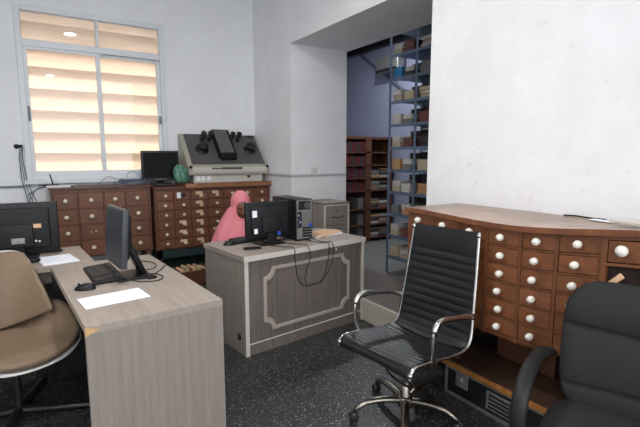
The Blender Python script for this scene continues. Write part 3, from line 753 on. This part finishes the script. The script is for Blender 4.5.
# ------------------------------------------------------------------ near left desk
LR = R(4.3)
t = thing('office_desk', (.122, 2.09, 0), LR, 'pale grey wood-grain desk nearest the camera with a chipped top corner', 'desk')
LW, LD = .64, 1.31
MB().box(0, LW, 0, LD, .742, .78).build('desk_top', M['lam_lit_top'], t, bevel=.002)
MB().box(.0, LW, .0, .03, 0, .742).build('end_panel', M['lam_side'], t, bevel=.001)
MB().box(.0, LW, LD-.03, LD, 0, .742).build('end_panel', M['case'], t)  # far end coloured black to darken the space under the desk
MB().box(LW-.03, LW-.012, .03, LD-.03, .1, .742).build('modesty_panel', M['lam'], t)
MB().prism([(-.001, .735), (.055, .760), (.04, .765), (.012, .774), (-.001, .776)], -.0015, .001).build('chipped_corner', M['bare'], t)
MB().lathe([(.028, 0), (.028, -.002)], 18, (LW-.10, -.0005, .075), 'y').build('cable_hole', M['hole'], t)
def lcab(pts, label, r=.003):
    tag(MB().tube(smooth_pts(pts, 8), r, 6).build('cable', M['cable']), label, 'cable')
lcab([(.50, 2.93, .79), (.60, 2.98, .785), (.63, 3.12, .785), (.57, 3.22, .785), (.50, 3.18, .785)], 'black cable looping behind the turned monitor on the nearest desk')
lcab([(.37, 2.80, .80), (.45, 2.70, .785), (.55, 2.66, .785), (.60, 2.74, .785), (.56, 2.84, .785), (.48, 2.80, .785), (.50, 2.74, .786), (.62, 2.90, .786), (.69, 3.05, .786)], 'black cable curling around in front of the turned monitor stand')
tag(MB().rbox(-.028, .028, -.012, .012, 0, .014, .004, Matrix.Translation((.535, 2.735, .781)) @ Matrix.Rotation(R(10), 4, 'Z')).build('cable_adapter', M['black']), 'small black adapter lying by the cables on the nearest desk', 'adapter')

# rear left desk
t = thing('office_desk', (.29, 3.43, 0), R(4.3), 'grey wood-grain desk at the left rear carrying the wide monitor', 'desk')
MB().box(-1.25, 0, 0, .66, .742, .78).build('desk_top', M['lam_lit_top'], t, bevel=.002)
MB().box(-.03, -.0, .01, .65, 0, .742).build('side_panel', M['case'], t)  # this side coloured black as well, darkening the space below
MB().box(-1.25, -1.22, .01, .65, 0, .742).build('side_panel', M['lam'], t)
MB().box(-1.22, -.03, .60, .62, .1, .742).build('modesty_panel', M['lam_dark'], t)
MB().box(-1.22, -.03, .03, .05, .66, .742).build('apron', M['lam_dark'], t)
tag(MB().rbox(-.035, .035, -.02, .02, 0, .016, .004, Matrix.Translation((.08, 3.93, .781))).build('cable_adapter', M['black']), 'small black box on the left rear desk right of the wide monitor', 'adapter')
tag(MB().rbox(-.03, .03, -.05, .05, 0, .03, .008, Matrix.Translation((-.075, 3.63, .781)) @ Matrix.Rotation(R(20), 4, 'Z')).build('stapler', M['black']), 'small black stapler-like item left of the papers on the left rear desk', 'stapler')

# ------------------------------------------------------------------ filing cabinet by the pier
t = thing('filing_cabinet', (2.80, 4.30, .2), R(2), 'small grey filing cabinet with pale edges beside the pier', 'cabinet')
MB().box(0, .37, .012, .42, 0, .74).build('carcass', M['lam_side'], t)
MB().box(-.005, .375, -.002, .425, .74, .765).build('top', M['lam'], t, bevel=.002)
e = MB(); e.box(-.001, .02, -.002, .011, .001, .739); e.box(.35, .371, -.002, .011, .001, .739); e.box(.0201, .3499, -.003, .011, .725, .739); e.build('edge_strip', M['band'], t)
for i in range(3):
    d = MB().box(.024, .346, -.0, .01, .03+i*.232, .25+i*.232).build('drawer', M['lam_side'], t, bevel=.002)
    MB().tube(smooth_pts([(.12, -.0, .13+i*.232), (.125, -.022, .128+i*.232), (.19, -.028, .122+i*.232), (.255, -.022, .128+i*.232), (.26, -.0, .13+i*.232)]), .005, 8).build('handle', M['darkmetal'], d)
    if i == 2: MB().lathe([(.01, 0), (.01, -.006)], 12, (.185, 0, .205+i*.232), 'y').build('lock', M['darkmetal'], d)

# ------------------------------------------------------------------ black ribbed chair
CA = R(-84)
t = thing('office_chair', (1.718, 1.768, 0), CA, 'black ribbed leather office chair with chrome arms in front of the card cabinet', 'chair')
path = smooth_pts([(0, -.285, .425), (0, -.275, .462), (0, -.24, .478), (0, -.10, .468), (0, .06, .448), (0, .16, .445), (0, .215, .47), (0, .24, .53), (0, .262, .66), (0, .292, .85), (0, .325, 1.09)], 10)
plen = [0]
for i in range(1, len(path)): plen.append(plen[-1]+(path[i]-path[i-1]).length)
PT = plen[-1]
def pat(s):
    s = min(max(s, 0), PT)
    for i in range(1, len(path)):
        if plen[i] >= s:
            q = (s-plen[i-1])/(plen[i]-plen[i-1]); p = path[i-1].lerp(path[i], q)
            tt = (path[min(i+1, len(path)-1)]-path[max(i-2, 0)]).normalized(); return p, Vector((0, -tt.z, tt.y))
def halfw(s): 
    f = s/PT
    return .262-.0*f if f < .5 else .262-.034*(f-.5)/.5
def padgrid(sa, sb, nr, sag_=.0):
    mb = MB(); nv = nr*8+1
    def f(u, v, side):
        s = sa+(sb-sa)*v; p, n_ = pat(s); hw = halfw(s)-.008
        rr = abs(math.sin(PI*v*nr))**.6
        e_ = (1-abs(2*u-1)**8)
        dip = -.022*math.sin(PI*u)*(1 if s < PT*.45 else .5)
        off = (.009+.0065*rr*e_)*side + dip
        x = (2*u-1)*hw
        return Vector((x, 0, 0))+p+n_*off
    mb.grid(lambda u, v: f(u, v, 1), 15, nv); mb.grid(lambda u, v: f(u, v, -1), 15, nv)
    return mb
sb_ = .56/1.28*PT
seat_o = padgrid(0, PT*.42, 12).build('seat', M['leather'], t)
back_o = padgrid(PT*.425, PT*.875, 11).build('backrest', M['leather'], t)
hb = padgrid(PT*.877, PT, 1).build('headrest', M['leather'], t)
for sgn in (-1, 1):
    pts = []
    for i in range(60):
        s = PT*i/59; p, n_ = pat(s); pts.append(Vector((sgn*halfw(s), 0, 0))+p)
    MB().tube(pts, .009, 8, flat=1.3).build('side_rail', M['chrome'], t)
    a = smooth_pts([(sgn*.262, .262, .615), (sgn*.285, .20, .645), (sgn*.288, .08, .668), (sgn*.288, -.06, .682), (sgn*.288, -.115, .665), (sgn*.287, -.135, .61), (sgn*.283, -.13, .52), (sgn*.268, -.10, .455)], 7)
    ao = MB().tube(a, .0105, 10, flat=1.6).build('armrest', M['chrome'], t)
    c_ = [p+Vector((0, 0, .003)) for p in a[18:34]]
    MB().tube(c_, [.012]+[.0165]*14+[.012], 10, flat=1.3).build('arm_cap', M['chrome'], ao)
    for s in (0.02*PT, PT*.985):
        p, n_ = pat(s); MB().ball(Vector((sgn*halfw(s), 0, 0))+p, .016, .016, .016).build('end_cap', M['chrome'], t)
for s in (.15, .40, .80):
    p, n_ = pat(s*PT); hw = halfw(s*PT)
    MB().tube([Vector((-hw, 0, 0))+p-n_*.03, Vector((0, 0, 0))+p-n_*.05, Vector((hw, 0, 0))+p-n_*.03], .011, 8).build('cross_bar', M['chrome_dull'], t)
MB().rbox(-.09, .09, -.11, .13, .36, .405, .01).build('mechanism', M['darkmetal'], t)
MB().tube(smooth_pts([(-.0, -.08, .375), (-.0, -.17, .365), (.10, -.22, .355), (.22, -.23, .35)]), .006, 6).build('lever', M['black'], t)
MB().tube([(0, 0, .08), (0, 0, .22), (0, 0, .221), (0, 0, .37)], [.03, .03, .018, .018], 14).build('gas_column', M['chrome_dull'], t)
MB().lathe([(.045, .07), (.05, .09), (.045, .125), (.03, .13)], 18).build('hub', M['chrome_dull'], t)
for k in range(5):
    a = R(11+72*k)-CA; dx, dy = math.cos(a), math.sin(a)
    pts = smooth_pts([(dx*.03, dy*.03, .105), (dx*.13, dy*.13, .115), (dx*.23, dy*.23, .105), (dx*.30, dy*.30, .068)], 5)
    lg = MB().tube(pts, [.026]*5+[.024]*5+[.021]*5+[.016], 10, flat=.75).build('leg', M['chrome_dull'], t)
    cx_, cy_ = dx*.305, dy*.305; nx_, ny_ = -dy, dx
    b = MB()
    for sg in (-1, 1):
        Mt = Matrix.Translation((cx_+nx_*.014*sg, cy_+ny_*.014*sg, .026)) @ Matrix.Rotation(a+PI/2, 4, 'Z')
        b.lathe([(.012, -.009), (.026, -.007), (.026, .007), (.012, .009)], 16, (0, 0, 0), 'x', Mt)
    b.tube([(cx_, cy_, .03), (cx_, cy_, .07)], .008, 8)
    b.build('caster', M['caster'], lg)

# ------------------------------------------------------------------ grey fabric chair, right
GF = R(-71)
t = thing('office_chair', (1.695, .655, 0), GF, 'charcoal fabric office chair with thick black plastic arms at the right edge', 'chair')
def sq(v, e): return math.copysign(abs(v)**e, v)
def seatf(u, v):
    a = 2*PI*u; th = PI*v-PI/2
    x = .255*sq(math.cos(a), .45)*sq(math.cos(th), .35); y = .25*sq(math.sin(a), .45)*sq(math.cos(th), .35)
    z = .045*sq(math.sin(th), .8)
    z += -.03*max(0, -y/.25-.55)*1.6 + .012*(abs(x)/.255)**2
    return (x, y-.02, .465+z)
MB().grid(seatf, 48, 16, wrap=True).build('seat', M['grey_fab'], t)
def backf(side):
    def f(u, v):
        X, Z = 2*u-1, 2*v-1
        X = math.copysign(1-(1-abs(X))**1.5, X); Z = math.copysign(1-(1-abs(Z))**1.5, Z)
        x = X*math.sqrt(1-.30*Z**6); z = Z*math.sqrt(1-.30*X**6); zz = z*.275
        th = (max(0, 1-X**6)**.45)*(max(0, 1-Z**6)**.45)
        y = .048*th*side
        if side < 0:
            y += th*(.016*math.exp(-((zz-.075+.02*x)/.011)**2)+.012*math.exp(-((zz+.155)/.012)**2))
            y -= th*(.022*math.sin(PI*min(max((zz-.085)/.19, 0), 1))+.016*math.sin(PI*min(max((zz+.15)/.225, 0), 1)))
        return (x*.245*(1-.04*max(0, -z)), .262+y+(zz+.1)*.16-.035*x*x, .725+zz)
    return f
MB().grid(backf(-1), 50, 70).grid(backf(1), 50, 70).build('backrest', M['grey_fab'], t)
MB().rbox(-.19, .19, .305, .325, .52, .90, .008, Matrix.Rotation(0, 4, 'X')).build('back_shell', M['black2'], t)
MB().rbox(-.04, .04, .15, .36, .395, .425, .008).build('back_bracket', M['darkmetal'], t)
MB().rbox(-.04, .04, .335, .36, .40, .62, .008).build('back_bracket', M['darkmetal'], t)
for sgn in (-1, 1):
    X = sgn*.30
    a = smooth_pts([(X*.93, .262, .665), (X, .20, .685), (X*1.02, .08, .695), (X*1.02, -.06, .68), (X*1.02, -.14, .62), (X*1.02, -.165, .52), (X*.98, -.14, .43), (X*.85, -.08, .405), (X*.5, -.06, .40)], 8)
    MB().tube(a, [.022]*3+[.03]*(len(a)-6)+[.022]*3, 12, flat=.62).build('armrest', M['arm_black'], t)
MB().rbox(-.11, .11, -.12, .14, .375, .42, .01).build('mechanism', M['darkmetal'], t)
MB().tube([(0, 0, .06), (0, 0, .2), (0, 0, .201), (0, 0, .38)], [.03, .03, .018, .018], 14).build('gas_column', M['black'], t)
MB().lathe([(.045, .06), (.05, .08), (.045, .115), (.03, .12)], 18).build('hub', M['black'], t)
for k in range(5):
    a = R(30+72*k); dx, dy = math.cos(a), math.sin(a)
    lg = MB().tube([(dx*.03, dy*.03, .095), (dx*.16, dy*.16, .092), (dx*.29, dy*.29, .07)], [.028, .024, .016], 10, flat=.8).build('leg', M['black'], t)
    b = MB()
    for sg in (-1, 1):
        Mt = Matrix.Translation((dx*.29-dy*.014*sg, dy*.29+dx*.014*sg, .026)) @ Matrix.Rotation(a+PI/2, 4, 'Z')
        b.lathe([(.012, -.009), (.026, -.007), (.026, .007), (.012, .009)], 16, (0, 0, 0), 'x', Mt)
    b.tube([(dx*.29, dy*.29, .03), (dx*.29, dy*.29, .07)], .008, 8)
    b.build('caster', M['caster'], lg)

# ------------------------------------------------------------------ tan shell chair, left
t = thing('shell_chair', (-.19, 2.965, 0), R(25), 'tan leather bucket chair with a pale shell rim at the left edge', 'chair')
def ss(x): x = min(max(x, 0), 1); return x*x*(3-2*x)
def bk(u, w, off=0, grow=0):
    # back panel: u -1..1 across, w 0..1 upward; the side edges sweep forward at the bottom
    U = u*(1+grow); e = min(1, abs(U))**2.4
    yc, zc = .235+.085*w+off, .475+.455*w
    ye, ze = .0+.30*w+off*.5, .585+.35*w**.85
    x = .228*U*(1-.03*w); y = yc*(1-e)+ye*e; z = zc*(1-e)+ze*e
    z -= .045*(abs(u)**6)*w**6
    return Vector((x, y, z+grow*.15*(w-.3)))
def st2(u, v, off=0, grow=0):
    a = 2*PI*u; r_ = v*(1+grow)
    x = .335*r_*math.sin(a); y = -.31*r_*math.cos(a)
    z = .455-.018*(1-v)**1.0 + .15*ss((abs(x)-.14)/.19)*ss((y+.17)/.30) - off - .03*ss((-y-.20)/.12)
    return Vector((x, y, z))
MB().grid(lambda u, v: bk(2*u-1, v, .035, .035), 40, 24).build('back_shell', M['shell'], t, solid=.006, sub=1)
MB().grid(lambda u, v: bk(2*u-1, v, 0, 0), 40, 24).build('back_cushion', M['tan'], t, solid=.028, sub=1)
MB().grid(lambda u, v: st2(u, v, .03+.05*(1-v)**1.2, .035), 64, 14, wrap=True).build('seat_shell', M['shell'], t, solid=.006)
MB().grid(lambda u, v: st2(u, v, 0, 0), 64, 14, wrap=True).build('seat_cushion', M['tan'], t, solid=.03)
MB().tube([(0, 0, .03), (0, 0, .38)], [.022, .018], 14).build('column', M['darkmetal'], t)
MB().lathe([(.10, .355), (.10, .38)], 20).build('mounting_plate', M['darkmetal'], t)
for k in range(4):
    a = R(-42+90*k)-R(0); dx, dy = math.cos(a), math.sin(a)
    MB().tube([(0, 0, .05), (dx*.42, dy*.42, .022)], [.03, .022], 10, flat=.8).build('leg', M['darkmetal'], t)

# ------------------------------------------------------------------ person
t = thing('person', (1.77, 4.42, 0), R(0), 'person in a pink headscarf sitting behind the middle desk, looking down at the monitor', 'person')
def skinned(name, joints, edges, mat, parent, sub=2):
    me = bpy.data.meshes.new(name); ks = list(joints)
    me.from_pydata([joints[k][0] for k in ks], [(ks.index(a), ks.index(b)) for a, b in edges], [])
    o = bpy.data.objects.new(name, me); col.objects.link(o); o.parent = parent
    md = o.modifiers.new('skin', 'SKIN'); md.use_smooth_shade = True
    lay = me.skin_vertices[0].data if me.skin_vertices else None
    if lay is None:
        b = bmesh.new(); b.from_mesh(me); b.verts.layers.skin.verify(); b.to_mesh(me); b.free(); lay = me.skin_vertices[0].data
    for i, k in enumerate(ks):
        r_ = joints[k][1]; lay[i].radius = r_ if isinstance(r_, tuple) else (r_, r_); lay[i].use_root = (i == 0)
    sd = o.modifiers.new('sub', 'SUBSURF'); sd.levels = sub; sd.render_levels = sub
    me.materials.append(mat); return o
# forward is -y
J = {'pel': ((0, .10, .50), (.13, .11)), 'waist': ((0, .08, .62), (.12, .095)), 'chest': ((0, .02, .76), (.14, .10)), 'neckb': ((0, -.035, .85), (.07, .06)), 'neck': ((0, -.06, .90), .043), 'headb': ((0, -.09, .95), .043)}
E_ = [('pel', 'waist'), ('waist', 'chest'), ('chest', 'neckb'), ('neckb', 'neck'), ('neck', 'headb')]
for s, g in (('l', -1), ('r', 1)):
    J.update({s+'sh': ((g*.135, .03, .80), .05), s+'el': ((g*.18, -.02, .60), .042), s+'wr': ((g*.13, -.27, .575), .028), s+'pa': ((g*.10, -.35, .565), (.034, .02)),
              s+'hip': ((g*.09, .05, .47), .09), s+'kn': ((g*.11, -.33, .46), .065), s+'an': ((g*.11, -.33, .10), .045), s+'to': ((g*.12, -.45, .045), .035)})
    E_ += [('neckb', s+'sh'), (s+'sh', s+'el'), (s+'el', s+'wr'), (s+'wr', s+'pa'), ('pel', s+'hip'), (s+'hip', s+'kn'), (s+'kn', s+'an'), (s+'an', s+'to')]
    for q in range(5):
        if q < 4:
            x0_ = g*(.10-.024+.016*q)
            J[s+'f%da' % q] = ((x0_, -.395, .566), .0095); J[s+'f%db' % q] = ((x0_*1.0, -.43-.008*(q in (1, 2)), .556), .0085); J[s+'f%dc' % q] = ((x0_, -.45-.012*(q in (1, 2)), .54), .0075)
        else:
            x0_ = g*(.062)
            J[s+'f4a'] = ((x0_, -.34, .562), .011); J[s+'f4b'] = ((x0_-g*.012, -.37, .556), .0095); J[s+'f4c'] = ((x0_-g*.014, -.392, .552), .008)
        E_ += [(s+'pa', s+'f%da' % q), (s+'f%da' % q, s+'f%db' % q), (s+'f%db' % q, s+'f%dc' % q)]
body = skinned('body', J, E_, M['skin'], t)
# head, built as a shaped grid, looks forward and down, turned to the right of the picture
HM = Matrix.Translation((-.012, -.138, .975)) @ Matrix.Rotation(R(-10), 4, 'Z') @ Matrix.Rotation(R(20), 4, 'X')
def headf(u, v):
    a = 2*PI*u; th = PI*v-PI/2
    x = math.cos(th)*math.sin(a); y = -math.cos(th)*math.cos(a); z = math.sin(th)
    X, Y, Z = x*.074, y*.092, z*.112
    if z < 0: X *= 1+.30*z; Y *= 1+.12*z
    fr = max(0, math.cos(a))**3*math.cos(th)
    Y -= .026*math.exp(-(X/.013)**2-((Z+.012)/.024)**2)*(fr > 0)            # nose
    Y += .010*(math.exp(-((X-.03)/.016)**2-((Z-.018)/.013)**2)+math.exp(-((X+.03)/.016)**2-((Z-.018)/.013)**2))*(fr > .05)
    Y -= .007*math.exp(-(X/.022)**2-((Z+.052)/.010)**2)*(fr > 0)
    Y -= .010*math.exp(-(X/.02)**2-((Z+.088)/.016)**2)*(fr > 0)
    return (X, Y, Z)
MB().grid(headf, 64, 40, HM, wrap=True).build('head', M['skin'], t)
for g in (-1, 1):
    MB().ball((g*.03, -.073, .017), .012, .008, .006, M=HM).build('eye', M['eye'], t)
    MB().tube([(g*.015, -.087, .036), (g*.03, -.086, .041), (g*.045, -.076, .036)], [.002, .003, .0015], 6, HM).build('eyebrow', M['eye'], t)
MB().ball((0, -.090, -.050), .021, .007, .006, M=HM).build('mouth', M['lips'], t)
# dress: bodice and skirt falling to the floor
def dressf(u, v):
    a = 2*PI*u; z = .80-.79*v
    q = ss((v-.28)/.05); q2 = ss((v-.33)/.6)
    c_ = (0, (.02+.06*min(v, .3)/.3)*(1-q)-.095*q); rx = (.15+.02*min(v, .3)/.3)*(1-q)+(.235+.03*q2)*q; ry = (.10+.05*min(v, .3)/.3)*(1-q)+(.355+.02*q2)*q
    w = 1+.03*math.sin(9*a+2*v)*v
    return (c_[0]+rx*w*math.sin(a), c_[1]-ry*w*math.cos(a), z)
MB().grid(dressf, 60, 60, wrap=True).build('dress', M['dress'], t, solid=.006)
# headscarf
def scarf(u, v):
    a = (2*u-1)*PI                    # 0 = forward
    if v < .4:
        q = v/.4; th = q*PI*.62
        r_ = math.sin(min(th, PI/2)); z = 1.035+.124*math.cos(th); rx, ry = .100*max(r_, .0), .125*max(r_, .0); cy = -.088
        if th > PI/2:
            rx, ry = .100, .125
    else:
        q = (v-.4)/.6; z0 = 1.035+.124*math.cos(PI*.62); z = z0-(z0-.56)*q
        g = ss((abs(a)-R(38))/R(45)); qa = g*q**.72+(1-g)*max(0, (q-.33)/.67)**.9
        rx = .10+.235*qa; ry = .125+.22*qa; cy = -.088
    fold = 1+(.045*math.sin(7*a+5*v)+.02*math.sin(13*a-4*v))*min(1, max(0, v-.35)*2.2)
    return (rx*fold*math.sin(a), cy-ry*fold*math.cos(a), z)
def skipf(i, j):
    a = abs(2*(i+.5)/179-1)*180; v = (j+.5)/119
    if not (.35 < v < .555): return False
    lim = 40*math.sqrt(max(0, 1-((v-.4525)/.1025)**2))
    return a < lim
# rotate the grid parameter so the opening sits round a=0 (u=.5)
MB().grid(scarf, 180, 120, Matrix.Translation((0, -.078, 0)) @ Matrix.Rotation(R(-10), 4, 'Z') @ Matrix.Translation((0, .078, 0)), skip=skipf).build('headscarf', M['pink'], t, solid=.004)

# ------------------------------------------------------------------ store room: rack, bookcase, boxes
t = thing('steel_rack', (3.80, 4.32, 0), R(-90), 'tall blue-grey steel shelving rack of files seen through the opening', 'rack')
RL, RD = 1.8, .58
SZ = [.22+.2815*i for i in range(12)]
for i in range(5):
    for y in (0, RD-.02):
        b = MB(); x = i*.45
        b.box(x-.02, x+.02, y, y+.004, 0, 3.45); b.box(x-.02, x-.016, y, y+.035, 0, 3.45)
        b.build('upright', M['rackblue'], t)
for z in SZ:
    b = MB(); b.box(-.0, RL, .004, RD-.004, z-.004, z); b.box(0, RL, -.002, .003, z-.035, z+.002); b.box(0, RL, RD-.004, RD, z-.035, z+.002); b.build('shelf', M['rackblue'], t)
FC = {'cream': plain('cream_file', lin(176,164,140), .8, 0, .1), 'white': plain('white_file', lin(184,182,176), .8, 0, .06), 'dark': plain('dark_file', lin(58,52,52), .8, 0, .2),
      'red': plain('red_file', lin(104,62,58), .8, 0, .15), 'grey': plain('grey_file', lin(112,112,112), .8, 0, .12), 'tan': plain('tan_file', lin(176,136,98), .8, 0, .1), 'blue': plain('blue_file', lin(44,128,178), .7, 0, .08), 'maroon': plain('maroon_book', lin(92,32,40), .7, 0, .2)}
def fbox(name, x0, x1, y0, y1, z0, h, colr, label, cat, grp, pages=True):
    o = MB().box(x0, x1, y0, y1, z0, z0+h).build(name, FC[colr], bevel=.003); tag(o, label, cat, grp); return o
ordn = ['second', 'third', 'fourth', 'fifth', 'sixth', 'seventh', 'eighth', 'ninth', 'tenth', 'eleventh']
words = {'cream': 'cream', 'white': 'white', 'dark': 'dark', 'red': 'dull red', 'grey': 'grey', 'tan': 'tan', 'blue': 'bright blue', 'maroon': 'maroon'}
plan = {0: ['cream', 'cream'], 1: ['cream', 'red'], 2: ['grey', 'tan'], 3: ['cream', 'white'], 4: ['tan', 'grey'], 5: ['cream', 'red'], 6: ['white', 'grey'], 7: ['cream', 'cream'], 8: ['blue', 'dark'], 9: ['cream', 'red'], 10: ['tan', 'dark']}
for k, z in enumerate(SZ[:11]):
    lev = 'bottom' if k == 0 else ordn[k-1]+' lowest'
    pl = plan[k]
    # stack at the far bay (seen left), then piles in the nearer bays
    y = 4.30
    for bi, (c_, wd) in enumerate(zip(pl, (.16, .17))):
        n_ = 1 if (k+bi) % 2 == 0 else 2
        hz = z+.001; tot = rnd.uniform(.10, .145)
        for q in range(n_):
            hh = tot/n_
            fbox('file_box', 3.82+rnd.uniform(0, .02), 4.12, y-wd+.01, y-.01, hz, hh-.002, c_ if q == 0 else ('white' if c_ != 'white' else 'grey'),
                 '%s file box, %s rack shelf, %s pile from the left%s' % (words[c_ if q == 0 else ('white' if c_ != 'white' else 'grey')], lev, ('first', 'second')[bi], ', on top' if q == 1 else (', underneath' if n_ == 2 else '')), 'file box', 'files on the steel rack')
            hz += hh
        y -= wd+.03
    y = 3.845
    for bi in range(2):
        c_ = ('cream', 'dark', 'tan', 'grey', 'red', 'cream', 'white')[(k*3+bi) % 7]; hz = z+.001
        for q in range(3 if (k+bi) % 2 else 1):
            hh = .042 if (k+bi) % 2 else .13
            fbox('book', 3.82+rnd.uniform(0, .03), 4.10, y-.185, y-.01, hz, hh-.003, c_, '%s volume, %s rack shelf, %s pile from the left%s' % (words[c_], lev, ('third', 'fourth')[bi], ('', ', middle', ', on top')[q]), 'book', 'volumes in the near rack bays')
            hz += hh
        y -= .205
for z in SZ[:11]:
    for q in range(8):
        fbox('file_box', 4.14, 4.34, 4.295-.45*(q//2)-.2*(q%2)-.185, 4.295-.45*(q//2)-.2*(q%2), z+.001, .205+.015*(q % 3), 'dark', 'dark file box standing behind the front files on the steel rack', 'file box', 'dark file boxes at the back of the rack')
# bookcase
t = thing('bookcase', (4.20, 6.0, 0), 0, 'old brown wooden bookcase under the violet wall in the store room', 'bookcase')
Wb = 1.15
b = MB(); b.box(0, .03, 0, .38, 0, 1.83); b.box(Wb-.03, Wb, 0, .38, 0, 1.83); b.box(0, Wb, .36, .38, 0, 1.83); b.box(0, Wb, 0, .38, 1.80, 1.84); b.build('carcass', M['old'], t)
MB().box(.56, .68, 0, .36, 0, 1.8).build('divider', M['old'], t)
for z in (.06, .30, .58, .90, 1.12, 1.34, 1.56):
    MB().box(.03, Wb-.03, .0, .36, z, z+.022).build('shelf', M['old'], t)
for k, z in enumerate((.90, 1.12, 1.34, 1.56)):
    for i in range(9):
        x = 4.24+i*.058; h_ = rnd.uniform(.14, .185)
        fbox('book', x, x+.05, 6.02, 6.25, z+.023, h_, 'maroon' if (i+k) % 3 else 'dark', '%s upright book in the left half of the brown bookcase' % ('maroon' if (i+k) % 3 else 'dark'), 'book', 'maroon books in the bookcase' if (i+k) % 3 else 'dark books in the bookcase')
for k, z in enumerate((.06, .30, .58, .90, 1.12)):
    for i in range(2):
        hz = z+.023
        for q in range(4):
            c_ = ('grey', 'white', 'dark', 'grey', 'tan')[(k+i*2+q) % 5]
            fbox('paper_bundle', 4.90+i*.21, 5.09+i*.21, 6.02+rnd.uniform(0, .03), 6.3, hz, .038, c_, '%s flat paper bundle stacked in the right half of the brown bookcase' % words[c_], 'papers', '%s bundles in the bookcase' % words[c_])
            hz += .040
for k, z in enumerate((.06, .30, .58)):
    fbox('file_box', 4.62, 4.74, 6.03, 6.3, z+.023, .19, 'grey', 'grey upright box beside the divider in the lower left of the bookcase', 'file box', 'grey boxes beside the divider')
# air conditioner and pipe on violet wall
t = thing('air_conditioner', (5.6, 6.22, 3.0), R(90), 'pale air conditioner unit high on the violet wall beyond the rack', 'air conditioner')
MB().rbox(-.30, .30, .06, .24, 0, .28, .03).build('casing', M['steel'], t)
MB().box(-.28, .28, .23, .26, .02, .06).build('air_outlet', M['darkmetal'], t)
MB().box(-.2, .2, .0, .07, .16, .22).build('wall_bracket', M['darkmetal'], t)
b = MB().tube([(5.570, 7.40, 3.60), (5.570, 6.27, 2.86), (5.570, 5.4, 2.3)], .025, 8); tag(b.build('drain_pipe', plain('violet_pipe', lin(90,92,116), .6)), 'violet painted pipe running diagonally across the violet wall', 'pipe')
struct(MB().box(5.48, 5.6, .6, 8.0, 3.52, 3.62).build('trim_4', M['darkmetal']))

# ------------------------------------------------------------------ world, sun, camera
wd = bpy.data.worlds.new('World'); scn.world = wd; wd.use_nodes = True
bg = wd.node_tree.nodes['Background']; bg.inputs[0].default_value = (.93, .96, 1, 1); bg.inputs[1].default_value = 2.35
sd = bpy.data.lights.new('sun', 'SUN'); sd.energy = 10.5; sd.angle = R(14); sd.color = (1, .93, .84)
so = bpy.data.objects.new('sun', sd); col.objects.link(so)
so.rotation_euler = Vector((-.25, -1, -1.0)).to_track_quat('-Z', 'Y').to_euler()

cam = bpy.data.cameras.new('camera'); co = bpy.data.objects.new('camera', cam); col.objects.link(co); scn.camera = co
cam.sensor_width = 36; cam.lens = 440/640*36; cam.clip_start = .05
co.location = (0, 0, 1.52); co.rotation_euler = Euler((R(90-7.5), 0, R(-32.5)), 'XYZ')
scn.view_settings.view_transform = 'Standard'; scn.view_settings.look = 'None'; scn.view_settings.gamma = 1
scn.view_settings.use_curve_mapping = False; scn.view_settings.exposure = 0.3
